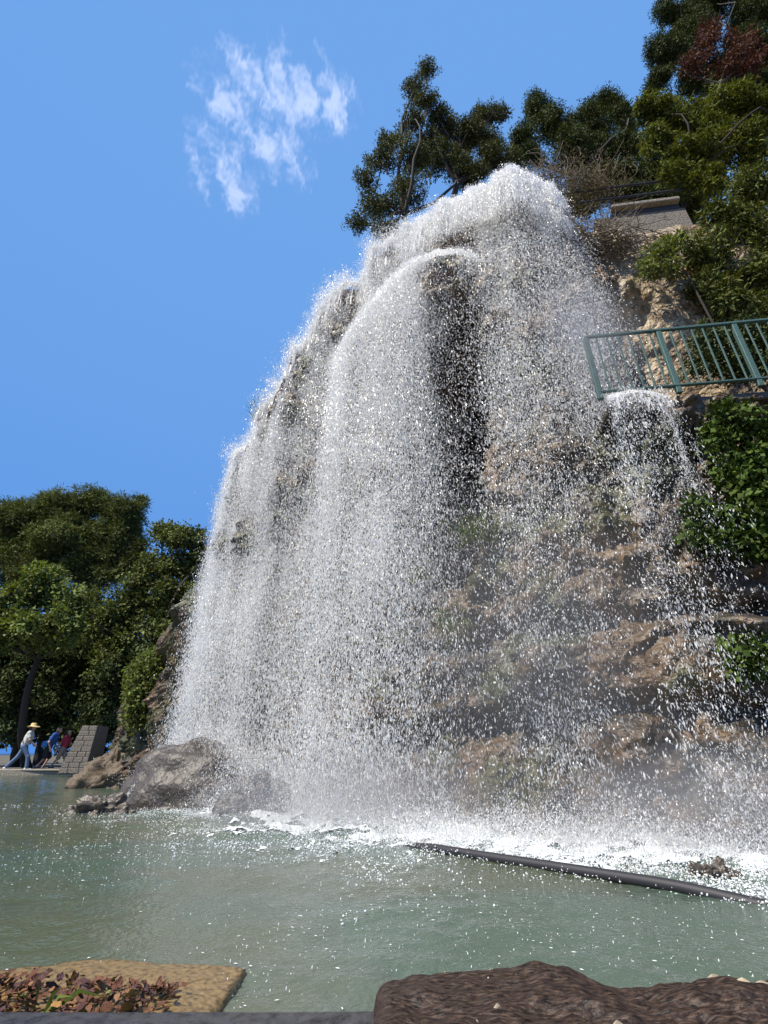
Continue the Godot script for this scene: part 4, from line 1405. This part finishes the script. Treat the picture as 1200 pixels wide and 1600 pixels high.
func far_side() -> void:
	# kerb of the walkway along the far edge
	var st := begin()
	box(st, Vector3.ZERO, Vector3(9.0, 0.2, 0.35), Basis(Vector3.UP, 0.06), 0.03)
	tag(put("kerb", st.commit(), M.concrete, null, P(-20.6, 0.0, 21.9)), "pale concrete kerb along the far edge of the pool", "kerb")
	# battered buttress of stone blocks
	var at := px(103, 1197, 20.3)
	at.y = 0.1
	var b := thing("stone_buttress", "grey stone buttress with sloping side beside the walkway", "wall", at)
	st = begin()
	for s in [[-1.0, 0.0]]:
		var q := [Vector3(0, 0, 0.4), Vector3(1.0, 0, 0.4), Vector3(1.0, 1.6, 0.3), Vector3(0.42, 1.6, 0.3), Vector3(0, 0, -0.6), Vector3(1.0, 0, -0.6), Vector3(1.0, 1.6, -0.5), Vector3(0.42, 1.6, -0.5)]
		for f in [[0, 3, 2, 1], [4, 5, 6, 7], [0, 4, 7, 3], [1, 2, 6, 5], [3, 7, 6, 2]]:
			var nn: Vector3 = -(q[f[1]] - q[f[0]]).cross(q[f[2]] - q[f[0]]).normalized()
			for n in [0, 1, 2, 0, 2, 3]:
				st.set_normal(nn)
				st.add_vertex(q[f[n]])
	put("mortar_core", st.commit(), M.masonry, b)
	for j in 9:
		var y := 0.09 + j * 0.178
		var l := lerpf(0.0, 0.42, y / 1.6)
		var x := l
		while x < 0.97:
			var w := minf(rng.randf_range(0.25, 0.42), 1.0 - x)
			if 1.0 - (x + w) < 0.15: w = 1.0 - x
			st = begin()
			box(st, Vector3.ZERO, Vector3(w * 0.5 - 0.006, 0.085, 0.08), Basis(), 0.015)
			put("stone_block", st.commit(), M.masonry, b, Vector3(x + w * 0.5, y, lerpf(0.4, 0.3, y / 1.6) - 0.06 + rng.randf() * 0.015))
			x += w
	# people
	var straw := surface(lin(0.62, 0.45, 0.2), 0.8)
	var J := {"pelvis": Vector3(0.02, 0.9, 0), "chest": Vector3(0.1, 1.24, 0), "neck": Vector3(0.12, 1.45, 0), "head": Vector3(0.14, 1.56, 0), "knee_l": Vector3(-0.14, 0.47, -0.1), "foot_l": Vector3(-0.44, 0.02, -0.1), "knee_r": Vector3(0.28, 0.48, 0.1), "foot_r": Vector3(0.34, 0.0, 0.1),
		"elbow_l": Vector3(-0.06, 1.12, -0.24), "hand_l": Vector3(0.02, 0.9, -0.25), "elbow_r": Vector3(0.2, 1.1, 0.24), "hand_r": Vector3(0.36, 0.95, 0.18)}
	var w := person("person in straw hat, pale grey shirt and blue jeans striding along", P(-14.95, 0.16, 22.2), 0.35, 1.0, J, {"shirt": surface(lin(0.55, 0.56, 0.53), 0.85), "trousers": surface(lin(0.1, 0.16, 0.27), 0.85), "shoes": surface(lin(0.7, 0.7, 0.68), 0.7), "hair": surface(lin(0.06, 0.04, 0.03), 0.7), "trouser_to": 1.92})
	st = begin()
	var hat := [[0.24, -0.01], [0.2, 0.015], [0.12, 0.03], [0.108, 0.1], [0.085, 0.135], [0.0, 0.145]]
	for j in hat.size() - 1:
		for k in 24:
			var q := []
			for e in [[j, k], [j, k + 1], [j + 1, k + 1], [j + 1, k]]:
				var an: float = TAU * e[1] / 24.0
				q.append(Vector3(cos(an) * hat[e[0]][0], hat[e[0]][1] + 0.02 * sin(an * 2.0) * (1.0 if e[0] == 0 else 0.0), -sin(an) * hat[e[0]][0]))
			for n in [0, 1, 2, 0, 2, 3]:
				st.set_smooth_group(0)
				st.add_vertex(q[n])
	st.generate_normals()
	put("straw_hat", st.commit(), straw, w, J.head + Vector3(-0.01, 0.06, 0))
	st = begin()
	tube(st, [Vector3(-0.04, 1.4, -0.1), Vector3(-0.08, 1.2, 0.0), Vector3(-0.04, 1.0, 0.14)], [0.025, 0.03, 0.025], 6)
	put("bag_strap", st.commit(), surface(lin(0.04, 0.025, 0.02), 0.7), w)
	var J2 := {"pelvis": Vector3(0, 0.86, 0), "chest": Vector3(0.12, 1.18, 0), "neck": Vector3(0.2, 1.38, 0), "head": Vector3(0.25, 1.49, 0), "knee_l": Vector3(0.1, 0.46, -0.1), "foot_l": Vector3(-0.05, 0.0, -0.1), "knee_r": Vector3(0.0, 0.45, 0.1), "foot_r": Vector3(-0.22, 0.02, 0.1),
		"elbow_l": Vector3(0.1, 1.02, -0.24), "hand_l": Vector3(0.26, 0.86, -0.2), "elbow_r": Vector3(0.02, 1.02, 0.25), "hand_r": Vector3(0.12, 0.8, 0.24)}
	var p2 := person("person in blue shirt and dark shorts leaning forward in the shade", P(-14.35, 0.16, 22.9), 0.3, 1.0, J2, {"shirt": surface(lin(0.02, 0.08, 0.3), 0.85), "trousers": surface(lin(0.02, 0.02, 0.03), 0.85), "shoes": surface(lin(0.05, 0.05, 0.05), 0.7), "hair": surface(lin(0.05, 0.035, 0.03), 0.7), "trouser_to": 0.95})
	st = begin()
	box(st, Vector3(-0.14, 0.95, 0.16), Vector3(0.11, 0.13, 0.05), Basis(), 0.04)
	put("shoulder_bag", st.commit(), surface(lin(0.05, 0.22, 0.55), 0.6), p2)
	var J3 := {"pelvis": Vector3(0, 0.86, 0), "chest": Vector3(0.03, 1.2, 0), "neck": Vector3(0.05, 1.39, 0), "head": Vector3(0.07, 1.5, 0), "knee_l": Vector3(0.14, 0.46, -0.1), "foot_l": Vector3(0.18, 0.0, -0.1), "knee_r": Vector3(-0.08, 0.45, 0.1), "foot_r": Vector3(-0.3, 0.02, 0.1),
		"elbow_l": Vector3(0.18, 1.05, -0.26), "hand_l": Vector3(0.36, 1.0, -0.25), "elbow_r": Vector3(-0.12, 1.02, 0.25), "hand_r": Vector3(-0.18, 0.8, 0.26)}
	person("person in red top and beige shorts walking in the shade", P(-13.95, 0.16, 23.3), 0.2, 0.94, J3, {"shirt": surface(lin(0.35, 0.03, 0.06), 0.85), "trousers": surface(lin(0.3, 0.24, 0.19), 0.85), "shoes": surface(lin(0.1, 0.08, 0.07), 0.7), "hair": surface(lin(0.04, 0.025, 0.02), 0.7), "trouser_to": 0.9})

func _ready() -> void:
	rng.seed = 7
	noise.seed = 4
	noise.frequency = 0.03
	noise.fractal_octaves = 2
	cells.seed = 9
	cells.noise_type = FastNoiseLite.TYPE_CELLULAR
	cells.frequency = 0.04
	cells.cellular_return_type = FastNoiseLite.RETURN_DISTANCE
	cracks.seed = 19
	cracks.noise_type = FastNoiseLite.TYPE_CELLULAR
	cracks.frequency = 0.05
	cracks.cellular_return_type = FastNoiseLite.RETURN_DISTANCE2_SUB
	build_light()
	build_materials()
	var rr := surface(lin(0.115, 0.073, 0.05), 0.55, 0.4)
	rr.albedo_texture = noise_tex(0.03, 5, Color(0.16, 0.13, 0.12), Color(1, 1, 1), 31)
	rr.normal_enabled = true
	rr.normal_texture = M.cliff.normal_texture
	rr.normal_scale = 1.4
	triplanar(rr, 1.0)
	rr.uv1_scale = Vector3(1.6, 5.0, 7.0)
	M.rim_rock = rr
	M.chip = surface(lin(0.36, 0.29, 0.2), 0.6)
	build_setting()
	boulders()
	far_side()
	foreground()
	pipe()
	railing()
	upper_path()
	vegetation()
	cascade()
	mists()
